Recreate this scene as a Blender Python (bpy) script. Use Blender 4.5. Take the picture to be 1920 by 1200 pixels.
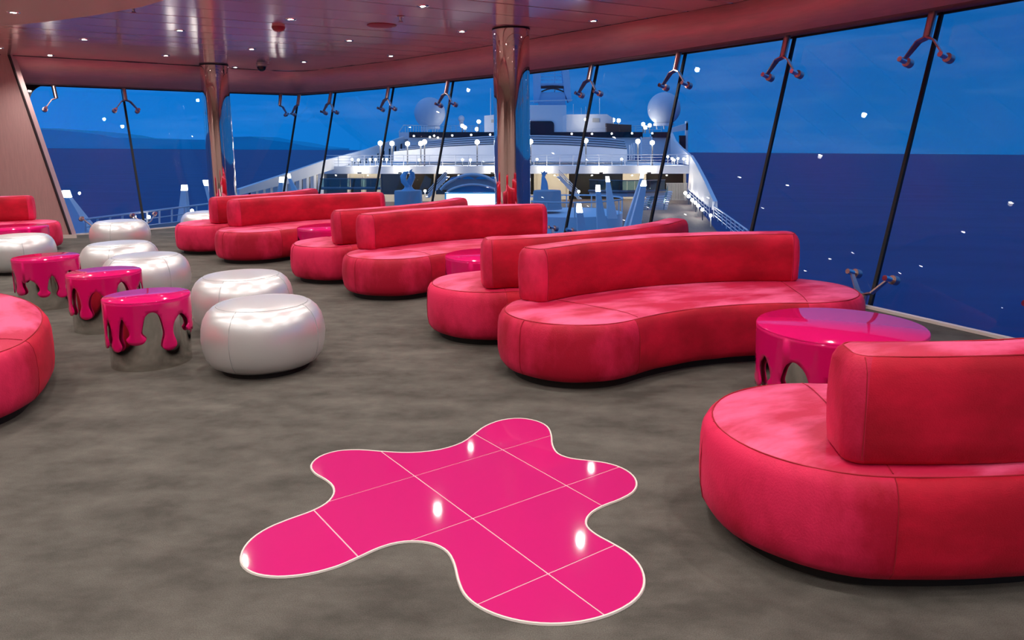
import bpy, math, random
from mathutils import Vector, Matrix, noise
from mathutils.geometry import delaunay_2d_cdt
random.seed(7)
PI = math.pi
SC = bpy.context.scene
COL = SC.collection
for o in list(bpy.data.objects):
    bpy.data.objects.remove(o)

# ------------------------------------------------------------------ camera
EYE = 1.5
FPX, CX, CY, PITCH, ROLL = 1401.2, 960.0, 495.5, 0.1591, -0.0114
_cp, _sp = math.cos(PITCH), math.sin(PITCH)
CF = Vector((0, _cp, -_sp)); _u = Vector((0, _sp, _cp)); _r = Vector((1, 0, 0))
CR = _r * math.cos(ROLL) + _u * math.sin(ROLL)
CU = _u * math.cos(ROLL) - _r * math.sin(ROLL)
CAMPOS = Vector((0, 0, EYE))
cam_d = bpy.data.cameras.new('camera'); cam = bpy.data.objects.new('camera', cam_d); COL.objects.link(cam)
m3 = Matrix((CR, CU, -CF)).transposed()
cam.matrix_world = Matrix.Translation(CAMPOS) @ m3.to_4x4()
cam_d.sensor_fit = 'HORIZONTAL'; cam_d.sensor_width = 36.0
cam_d.lens = FPX / 1920 * 36.0
cam_d.shift_x = -(CX - 960) / 1920
cam_d.shift_y = -(600 - CY) / 1920
cam_d.clip_end = 60000
SC.camera = cam

def ray(x, y): return CF + CR * ((x - CX) / FPX) - CU * ((y - CY) / FPX)
def atz(x, y, z):
    d = ray(x, y); return CAMPOS + d * ((z - EYE) / d.z)
def aty(x, y, Y):
    d = ray(x, y); return CAMPOS + d * (Y / d.y)

# ------------------------------------------------------------------ world: dusk sky
W = bpy.data.worlds.new('dusk_sky'); SC.world = W; W.use_nodes = True
nt = W.node_tree; nt.nodes.clear()
def wn(t, **k):
    n = nt.nodes.new(t)
    for a, b in k.items(): setattr(n, a, b)
    return n
tc = wn('ShaderNodeTexCoord'); sep = wn('ShaderNodeSeparateXYZ'); nt.links.new(tc.outputs['Generated'], sep.inputs[0])
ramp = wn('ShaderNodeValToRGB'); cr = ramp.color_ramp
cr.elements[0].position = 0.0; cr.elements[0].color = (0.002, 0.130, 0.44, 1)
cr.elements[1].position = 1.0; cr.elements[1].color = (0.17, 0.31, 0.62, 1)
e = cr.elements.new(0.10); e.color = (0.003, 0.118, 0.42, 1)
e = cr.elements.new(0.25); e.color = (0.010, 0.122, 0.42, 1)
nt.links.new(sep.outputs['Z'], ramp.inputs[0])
mp = wn('ShaderNodeMapping'); mp.inputs['Scale'].default_value = (1.6, 1.6, 9.0)
nt.links.new(tc.outputs['Generated'], mp.inputs[0])
nz = wn('ShaderNodeTexNoise'); nz.inputs['Scale'].default_value = 3.0; nz.inputs['Detail'].default_value = 8; nz.inputs['Roughness'].default_value = .58
nt.links.new(mp.outputs[0], nz.inputs[0])
cl = wn('ShaderNodeValToRGB'); cl.color_ramp.elements[0].position = .47; cl.color_ramp.elements[1].position = .70
cl.color_ramp.elements[0].color = (0, 0, 0, 1); cl.color_ramp.elements[1].color = (.5, .5, .5, 1)
nt.links.new(nz.outputs[0], cl.inputs[0])
mx = wn('ShaderNodeMix', data_type='RGBA'); mx.inputs['B'].default_value = (0.055, 0.185, 0.50, 1)
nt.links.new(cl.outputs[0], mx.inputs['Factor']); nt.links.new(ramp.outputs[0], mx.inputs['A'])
# afterglow: a broad, smooth brightening towards the west (left of the view)
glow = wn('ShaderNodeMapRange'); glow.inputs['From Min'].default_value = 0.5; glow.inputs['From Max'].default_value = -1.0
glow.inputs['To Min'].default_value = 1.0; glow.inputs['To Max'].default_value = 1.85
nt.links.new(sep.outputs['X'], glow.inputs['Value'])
bg = wn('ShaderNodeBackground'); out = wn('ShaderNodeOutputWorld')
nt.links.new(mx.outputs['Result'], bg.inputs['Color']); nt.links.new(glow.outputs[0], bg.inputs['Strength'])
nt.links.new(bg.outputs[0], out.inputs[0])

vs = SC.view_settings
vs.view_transform = 'Standard'; vs.look = 'None'; vs.exposure = 0.0; vs.gamma = 1.0; vs.use_curve_mapping = False

DOWNLIGHT_W = 88.0      # watts per ceiling downlight
HC = 3.05               # ceiling height
HG = 2.65               # top of the glass

# ------------------------------------------------------------------ helpers
def lin(r, g, b):
    f = lambda c: (c / 255 / 12.92) if c / 255 <= .04045 else ((c / 255 + .055) / 1.055) ** 2.4
    return (f(r), f(g), f(b), 1)
MATS = {}
def mat(name, color, rough=.5, metal=0.0, spec=.5, sheen=0, sheen_tint=(1, 1, 1, 1), sheen_rough=.4, coat=0, coat_rough=.03,
        noise_scale=0, noise_amt=0, noise_color=None, ramp=(.35, .68), bump=0, bump_scale=60, stretch=None, emit=0, emit_color=None, ior=1.5, trans=0):
    m = bpy.data.materials.new(name); m.use_nodes = True; MATS[name] = m
    n = m.node_tree; b = n.nodes['Principled BSDF']
    b.inputs['Base Color'].default_value = color; b.inputs['Roughness'].default_value = rough
    b.inputs['Metallic'].default_value = metal; b.inputs['Specular IOR Level'].default_value = spec
    b.inputs['Sheen Weight'].default_value = sheen; b.inputs['Sheen Tint'].default_value = sheen_tint; b.inputs['Sheen Roughness'].default_value = sheen_rough
    b.inputs['Coat Weight'].default_value = coat; b.inputs['Coat Roughness'].default_value = coat_rough
    b.inputs['IOR'].default_value = ior; b.inputs['Transmission Weight'].default_value = trans
    if emit:
        b.inputs['Emission Strength'].default_value = emit; b.inputs['Emission Color'].default_value = emit_color or color
    tcn = n.nodes.new('ShaderNodeTexCoord'); src = tcn.outputs['Object']
    if stretch:
        mpn = n.nodes.new('ShaderNodeMapping'); mpn.inputs['Scale'].default_value = stretch
        n.links.new(src, mpn.inputs[0]); src = mpn.outputs[0]
    if noise_amt:
        t = n.nodes.new('ShaderNodeTexNoise'); t.inputs['Scale'].default_value = noise_scale; t.inputs['Detail'].default_value = 5; t.inputs['Roughness'].default_value = .6
        n.links.new(src, t.inputs[0])
        rp = n.nodes.new('ShaderNodeValToRGB'); rp.color_ramp.elements[0].position = ramp[0]; rp.color_ramp.elements[1].position = ramp[1]
        n.links.new(t.outputs[0], rp.inputs[0])
        mxn = n.nodes.new('ShaderNodeMix'); mxn.data_type = 'RGBA'
        c2 = noise_color or tuple(min(1, c * (1 + noise_amt)) for c in color[:3]) + (1,)
        c1 = tuple(c * (1 - noise_amt * .5) for c in color[:3]) + (1,)
        mxn.inputs['A'].default_value = c1; mxn.inputs['B'].default_value = c2
        n.links.new(rp.outputs[0], mxn.inputs['Factor']); n.links.new(mxn.outputs['Result'], b.inputs['Base Color'])
    if bump:
        t = n.nodes.new('ShaderNodeTexNoise'); t.inputs['Scale'].default_value = bump_scale; t.inputs['Detail'].default_value = 3
        n.links.new(src, t.inputs[0])
        bp = n.nodes.new('ShaderNodeBump'); bp.inputs['Strength'].default_value = bump; bp.inputs['Distance'].default_value = .01
        n.links.new(t.outputs[0], bp.inputs['Height']); n.links.new(bp.outputs[0], b.inputs['Normal'])
    return m

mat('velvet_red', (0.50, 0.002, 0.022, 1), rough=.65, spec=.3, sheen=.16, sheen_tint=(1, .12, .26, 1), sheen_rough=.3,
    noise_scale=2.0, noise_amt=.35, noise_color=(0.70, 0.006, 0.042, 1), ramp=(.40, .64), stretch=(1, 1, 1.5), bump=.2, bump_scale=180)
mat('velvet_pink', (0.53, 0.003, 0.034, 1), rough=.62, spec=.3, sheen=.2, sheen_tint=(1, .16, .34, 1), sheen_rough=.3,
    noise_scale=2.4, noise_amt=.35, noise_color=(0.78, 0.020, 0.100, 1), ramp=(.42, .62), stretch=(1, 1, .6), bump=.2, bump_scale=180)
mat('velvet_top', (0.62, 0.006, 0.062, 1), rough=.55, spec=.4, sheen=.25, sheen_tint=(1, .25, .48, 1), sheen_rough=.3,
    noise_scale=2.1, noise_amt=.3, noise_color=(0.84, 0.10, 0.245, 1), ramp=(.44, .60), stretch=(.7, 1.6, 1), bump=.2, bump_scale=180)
mat('seam_red', (0.36, 0.004, 0.018, 1), rough=.8)
mat('silver_vinyl', (0.79, 0.79, 0.80, 1), rough=.33, metal=.6, spec=.5, bump=.06, bump_scale=300)
mat('silver_seam', (0.40, 0.40, 0.41, 1), rough=.5)
mat('magenta_lacquer', (0.68, 0.006, 0.135, 1), rough=.06, spec=.38)
mat('mirror_steel', (0.66, 0.64, 0.60, 1), rough=.09, metal=1.0)
mat('black_plinth', (0.008, 0.007, 0.007, 1), rough=.7)
mat('tile_pink', (0.57, 0.015, 0.165, 1), rough=.05, spec=.5, coat=.3, coat_rough=.02)
mat('grout_pale', (0.80, 0.42, 0.50, 1), rough=.8)
mat('trim_pale', (0.74, 0.66, 0.62, 1), rough=.5)
mat('wall_satin', (0.60, 0.38, 0.37, 1), rough=.4, metal=.2, noise_scale=4, noise_amt=.08, stretch=(12, 12, 1), bump=.04, bump_scale=220)
mat('satin_panel', (0.80, 0.40, 0.41, 1), rough=.36, metal=.25, noise_scale=4, noise_amt=.08, stretch=(1, 1, 12), bump=.04, bump_scale=220)
mat('matte_bulkhead', (0.56, 0.42, 0.38, 1), rough=.75)
mat('column_mirror', (0.86, 0.72, 0.69, 1), rough=.035, metal=1.0)
mat('bracket_metal', (0.62, 0.50, 0.48, 1), rough=.28, metal=1.0)
mat('chrome', (0.85, 0.84, 0.83, 1), rough=.08, metal=1.0)
mat('black_gasket', (0.004, 0.004, 0.005, 1), rough=.6)
mat('dark_trim', (0.03, 0.018, 0.02, 1), rough=.5)
mat('dark_red_plastic', (0.30, 0.04, 0.05, 1), rough=.4)
mat('lamp_lens', (1, .96, .9, 1), emit=45, emit_color=(1, .95, .88, 1))
mat('white_paint', (0.88, 0.88, 0.88, 1), rough=.5)
mat('white_rail', (0.80, 0.82, 0.85, 1), rough=.4)
mat('dark_glass', (0.012, 0.016, 0.022, 1), rough=.08, spec=.5)
mat('cream_paint', (0.62, 0.56, 0.46, 1), rough=.5)
mat('brown_wood', (0.16, 0.08, 0.05, 1), rough=.6)
mat('teak_deck', (0.11, 0.085, 0.085, 1), rough=.7, noise_scale=3, noise_amt=.3, stretch=(8, .4, 1))
mat('pylon_blue', (0.82, 0.92, 0.98, 1), rough=.5)
mat('sculpture_blue', (0.34, 0.56, 0.74, 1), rough=.3)
mat('plinth_blue', (0.46, 0.50, 0.55, 1), rough=.6)
mat('globe_glow', (1, .93, .80, 1), emit=14, emit_color=(1, .92, .76, 1))
mat('pylon_glow', (1, .97, .9, 1), emit=9, emit_color=(1, .96, .86, 1))
mat('screen_glow', (.95, .98, 1, 1), emit=2.2, emit_color=(.93, .97, 1, 1))
mat('pole_grey', (0.16, 0.17, 0.19, 1), rough=.5)
mat('soffit_dark', (0.16, 0.09, 0.11, 1), rough=.45)
mat('dark_void', (0.010, 0.011, 0.010, 1), rough=.5, spec=.15)
mat('cyan_panel', (0.03, 0.35, 0.62, 1), rough=.25)
mat('radome_white', (0.66, 0.72, 0.80, 1), rough=.45)
mat('mountain_haze', (0.02, 0.55, 0.80, 1), rough=1, spec=0)  # distance haze put into the material: blue tint, partly see-through
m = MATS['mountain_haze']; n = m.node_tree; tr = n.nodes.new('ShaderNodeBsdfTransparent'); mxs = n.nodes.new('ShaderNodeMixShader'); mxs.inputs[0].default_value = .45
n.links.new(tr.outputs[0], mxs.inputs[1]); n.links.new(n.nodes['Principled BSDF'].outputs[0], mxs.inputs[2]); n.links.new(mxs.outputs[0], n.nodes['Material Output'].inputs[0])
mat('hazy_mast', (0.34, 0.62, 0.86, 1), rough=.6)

# carpet: grey-brown pile with soft trodden patches
m = mat('carpet', (0.125, 0.112, 0.098, 1), rough=.95, spec=.1, sheen=.12, sheen_tint=(.8, .76, .7, 1))
n = m.node_tree; b = n.nodes['Principled BSDF']; tcn = n.nodes.new('ShaderNodeTexCoord')
def nnoise(scale, detail, rough, stretch=None):
    t = n.nodes.new('ShaderNodeTexNoise'); t.inputs['Scale'].default_value = scale; t.inputs['Detail'].default_value = detail; t.inputs['Roughness'].default_value = rough
    if stretch:
        q = n.nodes.new('ShaderNodeMapping'); q.inputs['Scale'].default_value = stretch; q.inputs['Rotation'].default_value = (0, 0, .5)
        n.links.new(tcn.outputs['Object'], q.inputs[0]); n.links.new(q.outputs[0], t.inputs[0])
    else: n.links.new(tcn.outputs['Object'], t.inputs[0])
    return t
n1 = nnoise(2.2, 4, .62, (1, 2.0, 1)); n2 = nnoise(260, 2, .6); n3 = nnoise(9, 3, .6)
r1 = n.nodes.new('ShaderNodeValToRGB'); r1.color_ramp.elements[0].position = .33; r1.color_ramp.elements[1].position = .70
r1.color_ramp.elements[0].color = (0.064, 0.059, 0.051, 1); r1.color_ramp.elements[1].color = (0.132, 0.122, 0.107, 1)
ad = n.nodes.new('ShaderNodeMath'); ad.operation = 'MULTIPLY_ADD'; ad.inputs[1].default_value = .35; n.links.new(n3.outputs[0], ad.inputs[0])
sb = n.nodes.new('ShaderNodeMath'); sb.operation = 'SUBTRACT'; sb.inputs[1].default_value = .175; n.links.new(n1.outputs[0], sb.inputs[0]); n.links.new(sb.outputs[0], ad.inputs[2])
n.links.new(ad.outputs[0], r1.inputs[0])
r2 = n.nodes.new('ShaderNodeMapRange'); r2.inputs['From Min'].default_value = .3; r2.inputs['From Max'].default_value = .7; r2.inputs['To Min'].default_value = .72; r2.inputs['To Max'].default_value = 1.28
n.links.new(n2.outputs[0], r2.inputs['Value'])
mu = n.nodes.new('ShaderNodeMix'); mu.data_type = 'RGBA'; mu.blend_type = 'MULTIPLY'; mu.inputs['Factor'].default_value = 1
n.links.new(r1.outputs[0], mu.inputs['A']); n.links.new(r2.outputs[0], mu.inputs['B']); n.links.new(mu.outputs['Result'], b.inputs['Base Color'])
bp = n.nodes.new('ShaderNodeBump'); bp.inputs['Strength'].default_value = .5; bp.inputs['Distance'].default_value = .006
n.links.new(n2.outputs[0], bp.inputs['Height']); n.links.new(bp.outputs[0], b.inputs['Normal'])

# polished metal ceiling planks
m = mat('ceiling_metal', (0.80, 0.57, 0.53, 1), rough=.14, metal=.40)
n = m.node_tree; b = n.nodes['Principled BSDF']; tcn = n.nodes.new('ShaderNodeTexCoord')
t = nnoise(.9, 2, .5); bp = n.nodes.new('ShaderNodeBump'); bp.inputs['Strength'].default_value = .10; bp.inputs['Distance'].default_value = .02
n.links.new(t.outputs[0], bp.inputs['Height']); n.links.new(bp.outputs[0], b.inputs['Normal'])

# glazing: clear pane with a mirror sheen that follows the Fresnel law
m = bpy.data.materials.new('glazing'); MATS['glazing'] = m; m.use_nodes = True; n = m.node_tree; n.nodes.clear()
o_ = n.nodes.new('ShaderNodeOutputMaterial'); tr = n.nodes.new('ShaderNodeBsdfTransparent'); gl = n.nodes.new('ShaderNodeBsdfGlossy'); fr = n.nodes.new('ShaderNodeFresnel'); mxs = n.nodes.new('ShaderNodeMixShader')
tr.inputs[0].default_value = (.96, .98, 1, 1); gl.inputs['Roughness'].default_value = 0.0; gl.inputs[0].default_value = (.95, .95, .95, 1); fr.inputs[0].default_value = 1.48
n.links.new(fr.outputs[0], mxs.inputs[0]); n.links.new(tr.outputs[0], mxs.inputs[1]); n.links.new(gl.outputs[0], mxs.inputs[2]); n.links.new(mxs.outputs[0], o_.inputs[0])
m = bpy.data.materials.new('clear_back'); MATS['clear_back'] = m; m.use_nodes = True; n = m.node_tree; n.nodes.clear()
o_ = n.nodes.new('ShaderNodeOutputMaterial'); tr = n.nodes.new('ShaderNodeBsdfTransparent'); n.links.new(tr.outputs[0], o_.inputs[0])
m = bpy.data.materials.new('tinted_glass'); MATS['tinted_glass'] = m; m.use_nodes = True; n = m.node_tree; n.nodes.clear()
o_ = n.nodes.new('ShaderNodeOutputMaterial'); tr = n.nodes.new('ShaderNodeBsdfTransparent'); gl = n.nodes.new('ShaderNodeBsdfGlossy'); mxs = n.nodes.new('ShaderNodeMixShader')
tr.inputs[0].default_value = (.45, .62, .66, 1); gl.inputs[0].default_value = (.6, .75, .8, 1); gl.inputs['Roughness'].default_value = .1; mxs.inputs[0].default_value = .12
n.links.new(tr.outputs[0], mxs.inputs[1]); n.links.new(gl.outputs[0], mxs.inputs[2]); n.links.new(mxs.outputs[0], o_.inputs[0])

# sea
m = mat('sea_water', (0.009, 0.030, 0.125, 1), rough=.55, spec=.18)
n = m.node_tree; b = n.nodes['Principled BSDF']; tcn = n.nodes.new('ShaderNodeTexCoord')
t = nnoise(.012, 6, .6, (1, 2.5, 1)); rp = n.nodes.new('ShaderNodeValToRGB'); rp.color_ramp.elements[0].position = .3; rp.color_ramp.elements[1].position = .75
rp.color_ramp.elements[0].color = (0.016, 0.048, 0.165, 1); rp.color_ramp.elements[1].color = (0.034, 0.080, 0.235, 1)
n.links.new(t.outputs[0], rp.inputs[0]); n.links.new(rp.outputs[0], b.inputs['Base Color'])

def mesh(name, V, F, material, parent=None, smooth=False, mats=None, mi=None):
    me = bpy.data.meshes.new(name); me.from_pydata([tuple(v) for v in V], [], F); me.update()
    for mm in (mats or [material]): me.materials.append(MATS[mm])
    if mi: me.polygons.foreach_set('material_index', mi)
    if smooth:
        me.polygons.foreach_set('use_smooth', [True] * len(me.polygons)); me.set_sharp_from_angle(angle=math.radians(48))
    o = bpy.data.objects.new(name, me); COL.objects.link(o)
    if parent: o.parent = parent
    return o
def empty(name, loc=(0, 0, 0), rz=0, parent=None):
    o = bpy.data.objects.new(name, None); COL.objects.link(o); o.location = loc; o.rotation_euler = (0, 0, rz); o.empty_display_size = .1
    if parent: o.parent = parent
    return o
def tag(o, label, cat, group=None):
    o['label'] = label; o['category'] = cat
    if group: o['group'] = group
    return o
def struct(o, label=None):
    o['kind'] = 'structure'
    if label: o['label'] = label
    return o
def copy_tree(o, parent=None):
    c = o.copy(); COL.objects.link(c)
    if parent: c.parent = parent
    for ch in list(o.children): copy_tree(ch, c)
    return c
class MB:
    """collects simple shapes into one mesh"""
    def __init__(s): s.V = []; s.F = []
    def add(s, V, F):
        k = len(s.V); s.V += [Vector(v) for v in V]; s.F += [tuple(i + k for i in f) for f in F]; return s
    def box(s, c, d):
        x, y, z = c; a, b_, h = d[0] / 2, d[1] / 2, d[2] / 2
        return s.add([(x + i * a, y + j * b_, z + k * h) for i, j, k in [(-1, -1, -1), (1, -1, -1), (1, 1, -1), (-1, 1, -1), (-1, -1, 1), (1, -1, 1), (1, 1, 1), (-1, 1, 1)]],
                     [(3, 2, 1, 0), (4, 5, 6, 7), (0, 1, 5, 4), (1, 2, 6, 5), (2, 3, 7, 6), (3, 0, 4, 7)])
    def tube(s, pts, rad, n=8, caps=True):
        pts = [Vector(p) for p in pts]; rr = rad if isinstance(rad, (list, tuple)) else [rad] * len(pts)
        V = []; up = None
        for i, p in enumerate(pts):
            d = (pts[min(i + 1, len(pts) - 1)] - pts[max(i - 1, 0)]).normalized()
            if up is None:
                up = Vector((0, 0, 1)) if abs(d.z) < .9 else Vector((1, 0, 0))
            x = d.cross(up).normalized(); y = x.cross(d).normalized(); up = y
            for k in range(n):
                a = 2 * PI * k / n; V.append(p + (x * math.cos(a) + y * math.sin(a)) * rr[i])
        F = [(i * n + k, i * n + (k + 1) % n, (i + 1) * n + (k + 1) % n, (i + 1) * n + k) for i in range(len(pts) - 1) for k in range(n)]
        if caps: F += [tuple(range(n - 1, -1, -1)), tuple((len(pts) - 1) * n + k for k in range(n))]
        return s.add(V, F)
    def bar(s, a, b_, w, h, up=Vector((0, 0, 1)), w2=None, h2=None):
        a = Vector(a); b_ = Vector(b_); d = (b_ - a).normalized(); x = d.cross(Vector(up))
        if x.length < 1e-4: x = d.cross(Vector((0, 1, 0)))
        x.normalize(); y = x.cross(d).normalized(); w2 = w2 or w; h2 = h2 or h
        V = [p + x * (i * ww / 2) + y * (j * hh / 2) for p, ww, hh in ((a, w, h), (b_, w2, h2)) for i, j in ((-1, -1), (1, -1), (1, 1), (-1, 1))]
        return s.add(V, [(0, 1, 2, 3), (7, 6, 5, 4), (0, 4, 5, 1), (1, 5, 6, 2), (2, 6, 7, 3), (3, 7, 4, 0)])
    def lathe(s, prof, n=48, c=(0, 0, 0), cap=True):
        V = []; c = Vector(c)
        for r, z in prof:
            for k in range(n):
                a = 2 * PI * k / n; V.append(c + Vector((r * math.cos(a), r * math.sin(a), z)))
        F = [(i * n + k, i * n + (k + 1) % n, (i + 1) * n + (k + 1) % n, (i + 1) * n + k) for i in range(len(prof) - 1) for k in range(n)]
        if cap: F += [tuple(range(n - 1, -1, -1)), tuple((len(prof) - 1) * n + k for k in range(n))]
        return s.add(V, F)
    def prism(s, poly, off):
        """closed polygon (3D points) extruded by a vector"""
        P = [Vector(p) for p in poly]; k = len(P); off = Vector(off)
        nrm = Vector((0, 0, 0))
        for i in range(k): nrm += P[i].cross(P[(i + 1) % k])
        if nrm.dot(off) > 0: P.reverse()
        V = P + [p + off for p in P]
        return s.add(V, [tuple(range(k)), tuple(range(2 * k - 1, k - 1, -1))] + [((i + 1) % k, i, i + k, (i + 1) % k + k) for i in range(k)])
    def build(s, name, material, parent=None, smooth=False):
        return mesh(name, s.V, s.F, material, parent, smooth)
ORD = ['leftmost', 'second from the left', 'third from the left', 'fourth from the left', 'fifth from the left', 'sixth from the left', 'seventh from the left',
       'eighth from the left', 'ninth from the left', 'tenth from the left', 'eleventh from the left', 'twelfth from the left']
V2 = lambda p: Vector((p[0], p[1]))

# ------------------------------------------------------------------ glazing line in plan
RT = [(6.273, -4.142), (6.270, -2.502), (6.153, -.866), (5.922, .758), (5.579, 2.361), (5.124, 3.937), (4.561, 5.477), (3.892, 6.975), (3.118, 8.425), (2.246, 9.799),
      (1.284, 11.145), (.250, 12.395), (-.996, 13.635), (-2.255, 14.920), (-3.675, 16.168), (-4.642, 16.847)]
RT = [Vector(p) for p in RT]
RN = []
for i in range(len(RT)):
    t_ = (RT[min(i + 1, len(RT) - 1)] - RT[max(i - 1, 0)]).normalized(); RN.append(Vector((t_.y, -t_.x)))
LEAN = .703
RB = [p - q * LEAN for p, q in zip(RT, RN)]
RB[-1] = Vector((-5.05, 16.27))
LT = [Vector((-4.642, 16.847)), Vector((-6.104, 15.619)), Vector((-7.312, 14.434)), Vector((-8.60, 13.25))]
LB = [Vector((-5.05, 16.27)), Vector((-5.72, 15.08)), Vector((-6.85, 13.90)), Vector((-8.0, 13.0))]
def p3(v, z): return Vector((v.x, v.y, z))

# ------------------------------------------------------------------ shell
BACKY, LEFTX = -4.3, -9.6
room = [p3(p, 0) for p in RB] + [p3(p, 0) for p in LB[1:]] + [Vector((-8.0, 12.75, 0)), Vector((LEFTX, 12.6, 0)), Vector((LEFTX, BACKY, 0)), Vector((RB[0].x, BACKY, 0))]
fl = struct(MB().prism(room, (0, 0, -.2)).build('floor', 'carpet'), 'grey brown carpet with trodden patches')

ftop_px = [(1400, 2), (1300, 20), (1150, 46), (990, 74), (880, 92), (730, 115), (660, 123), (600, 130.5), (570, 133), (540, 133.5), (500, 132), (430, 128), (380, 124), (250, 116), (100, 108), (5, 103)]
ft = [atz(*q, HC) for q in ftop_px]; ft = [Vector((p.x, p.y)) for p in ft]
FTOP_R = [RT[i] - RN[i] * .45 for i in range(0, 7)] + ft[:9]
FTOP_L = ft[9:] + [ft[-1] + (ft[-1] - ft[-2]).normalized() * 1.6]
FBOT_R = [RT[i] - RN[i] * .2 for i in range(len(RT) - 1)] + [Vector((-4.62, 16.46))]
ln = Vector((-.66, .75))
FBOT_L = [Vector((-4.62, 16.46)), LT[1] - ln * .2, LT[2] - ln * .2, LT[3] - ln * .2, LT[3] - ln * .2 + Vector((-1.2, -1.05))]
def resample(P, k):
    d = [0]
    for a, b_ in zip(P[:-1], P[1:]): d.append(d[-1] + (b_ - a).length)
    R = []
    for i in range(k):
        s = d[-1] * i / (k - 1); j = max(q for q in range(len(d)) if d[q] <= s + 1e-9); j = min(j, len(P) - 2)
        f = (s - d[j]) / max(d[j + 1] - d[j], 1e-9); R.append(P[j].lerp(P[j + 1], f))
    return R
def ribbon(name, A, za, B, zb, material, thick=.03):
    V = [p3(p, za) for p in A] + [p3(p, zb) for p in B]; k = len(A)
    o = mesh(name, V, [(i, i + 1, k + i + 1, k + i) for i in range(k - 1)], material, smooth=True)
    md = o.modifiers.new('solid', 'SOLIDIFY'); md.thickness = thick; md.offset = 0
    return o
fas = struct(ribbon('trim_1', resample(FTOP_R, 60) + resample(FTOP_L, 24), HC, resample(FBOT_R, 60) + resample(FBOT_L, 24), HG, 'satin_panel'), 'satin rose metal cove sloping above the windows')
GT = RT + LT[1:] + [LT[-1] + Vector((-1.2, -1.05))]; GN = RN + [ln] * 4
soff = struct(ribbon('trim_2', resample(FBOT_R, 60) + resample(FBOT_L, 24), HG, [p + Vector(q) * .12 for p, q in zip(resample(RT, 60) + resample(LT + [GT[-1]], 24), [RN[min(15, int(i / 60 * 16))] for i in range(60)] + [ln] * 24)], HG, 'soffit_dark', .05), 'flat metal soffit over the glass')

# ceiling: long polished planks, each its own piece
ceil_poly = FTOP_R + FTOP_L[1:] + [Vector((LEFTX, 10.2)), Vector((LEFTX, BACKY)), Vector((FTOP_R[0].x, BACKY))]
def clip(poly, nrm, d):
    """keep the side with nrm.p <= d"""
    R = []
    for i in range(len(poly)):
        a, b_ = poly[i], poly[(i + 1) % len(poly)]; da, db = nrm.dot(a) - d, nrm.dot(b_) - d
        if da <= 0: R.append(a)
        if (da < 0 < db) or (db < 0 < da): R.append(a.lerp(b_, da / (da - db)))
    return R
slab = [Vector((p.x, p.y, HC + .05)) for p in ceil_poly]
ceil_o = struct(MB().prism(slab, (0, 0, .12)).build('ceiling', 'trim_pale'), 'ceiling of long polished metal planks')
pd = Vector((.852, .524)); pn = Vector((-.524, .852)); PW = .62
for i in range(-14, 30):
    a = i * PW; q = clip(clip(ceil_poly, pn, a + PW - .016), -pn, -(a + .016))
    if len(q) < 3: continue
    tl_ = random.uniform(-.0022, .0022)
    MB().prism([Vector((p.x, p.y, HC + tl_ * ((pn.dot(p) - a) / PW * 2 - 1))) for p in q], (0, 0, .045)).build('ceiling_plank', 'ceiling_metal', ceil_o)
BZ = HC - .05
bulk = [Vector(p) for p in [(LEFTX, 10.5), (-6.9, 9.63), (-5.99, 9.44), (-5.44, 9.21), (-4.71, 8.84), (-3.93, 8.35), (-3.25, 7.75), (-2.78, 7.0), (-2.55, 6.0), (-2.45, 4.5), (-2.4, BACKY), (LEFTX, BACKY)]]
struct(MB().prism([Vector((p.x, p.y, BZ)) for p in bulk], (0, 0, .05)).build('ceiling_bulkhead', 'matte_bulkhead'), 'matte beige dropped ceiling area with a curved edge')

def seal(P, z, name, label, w=.02, material='black_gasket'):
    mb = MB()
    for a, b_ in zip(P[:-1], P[1:]): mb.bar(p3(a, z), p3(b_, z), w, w)
    struct(mb.build(name, material), label)
seal(RT + LT[1:], HG - .025, 'trim_6', 'black seal along the top of the glass', .035)
seal(FTOP_R + FTOP_L, HC - .004, 'trim_7', 'thin dark joint between ceiling and cove', .016)  # thin black bar along the joint

# walls behind and beside the viewer
struct(MB().prism([(LEFTX, BACKY, 0), (6.4, BACKY, 0), (6.4, BACKY, 3.1), (LEFTX, BACKY, 3.1)], (0, -.15, 0)).build('wall_back', 'matte_bulkhead'), 'plain beige wall behind the viewer')
struct(MB().prism([(LEFTX, BACKY, 0), (LEFTX, 12.6, 0), (LEFTX, 12.6, 3.1), (LEFTX, BACKY, 3.1)], (-.15, 0, 0)).build('wall_side', 'matte_bulkhead'), 'plain beige wall at the far left of the lounge')
wl = struct(MB().prism([(LEFTX, 12.55, 0), (-7.55, 12.75, 0), (-8.25, 12.72, HC + .02), (LEFTX, 12.55, HC + .02)], (0, .16, 0)).build('wall_left', 'wall_satin'), 'satin rose metal wall panel with a slanting edge')
MB().bar((-7.545, 12.74, 0.0), (-8.245, 12.71, HC), .03, .03, up=(0, 1, 0)).build('edge_trim', 'dark_trim', wl)
struct(MB().bar((LEFTX, 12.52, .03), (-7.45, 12.72, .03), .02, .06).build('baseboard_left', 'trim_pale'), 'pale metal skirting under the slanting wall panel')

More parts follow.
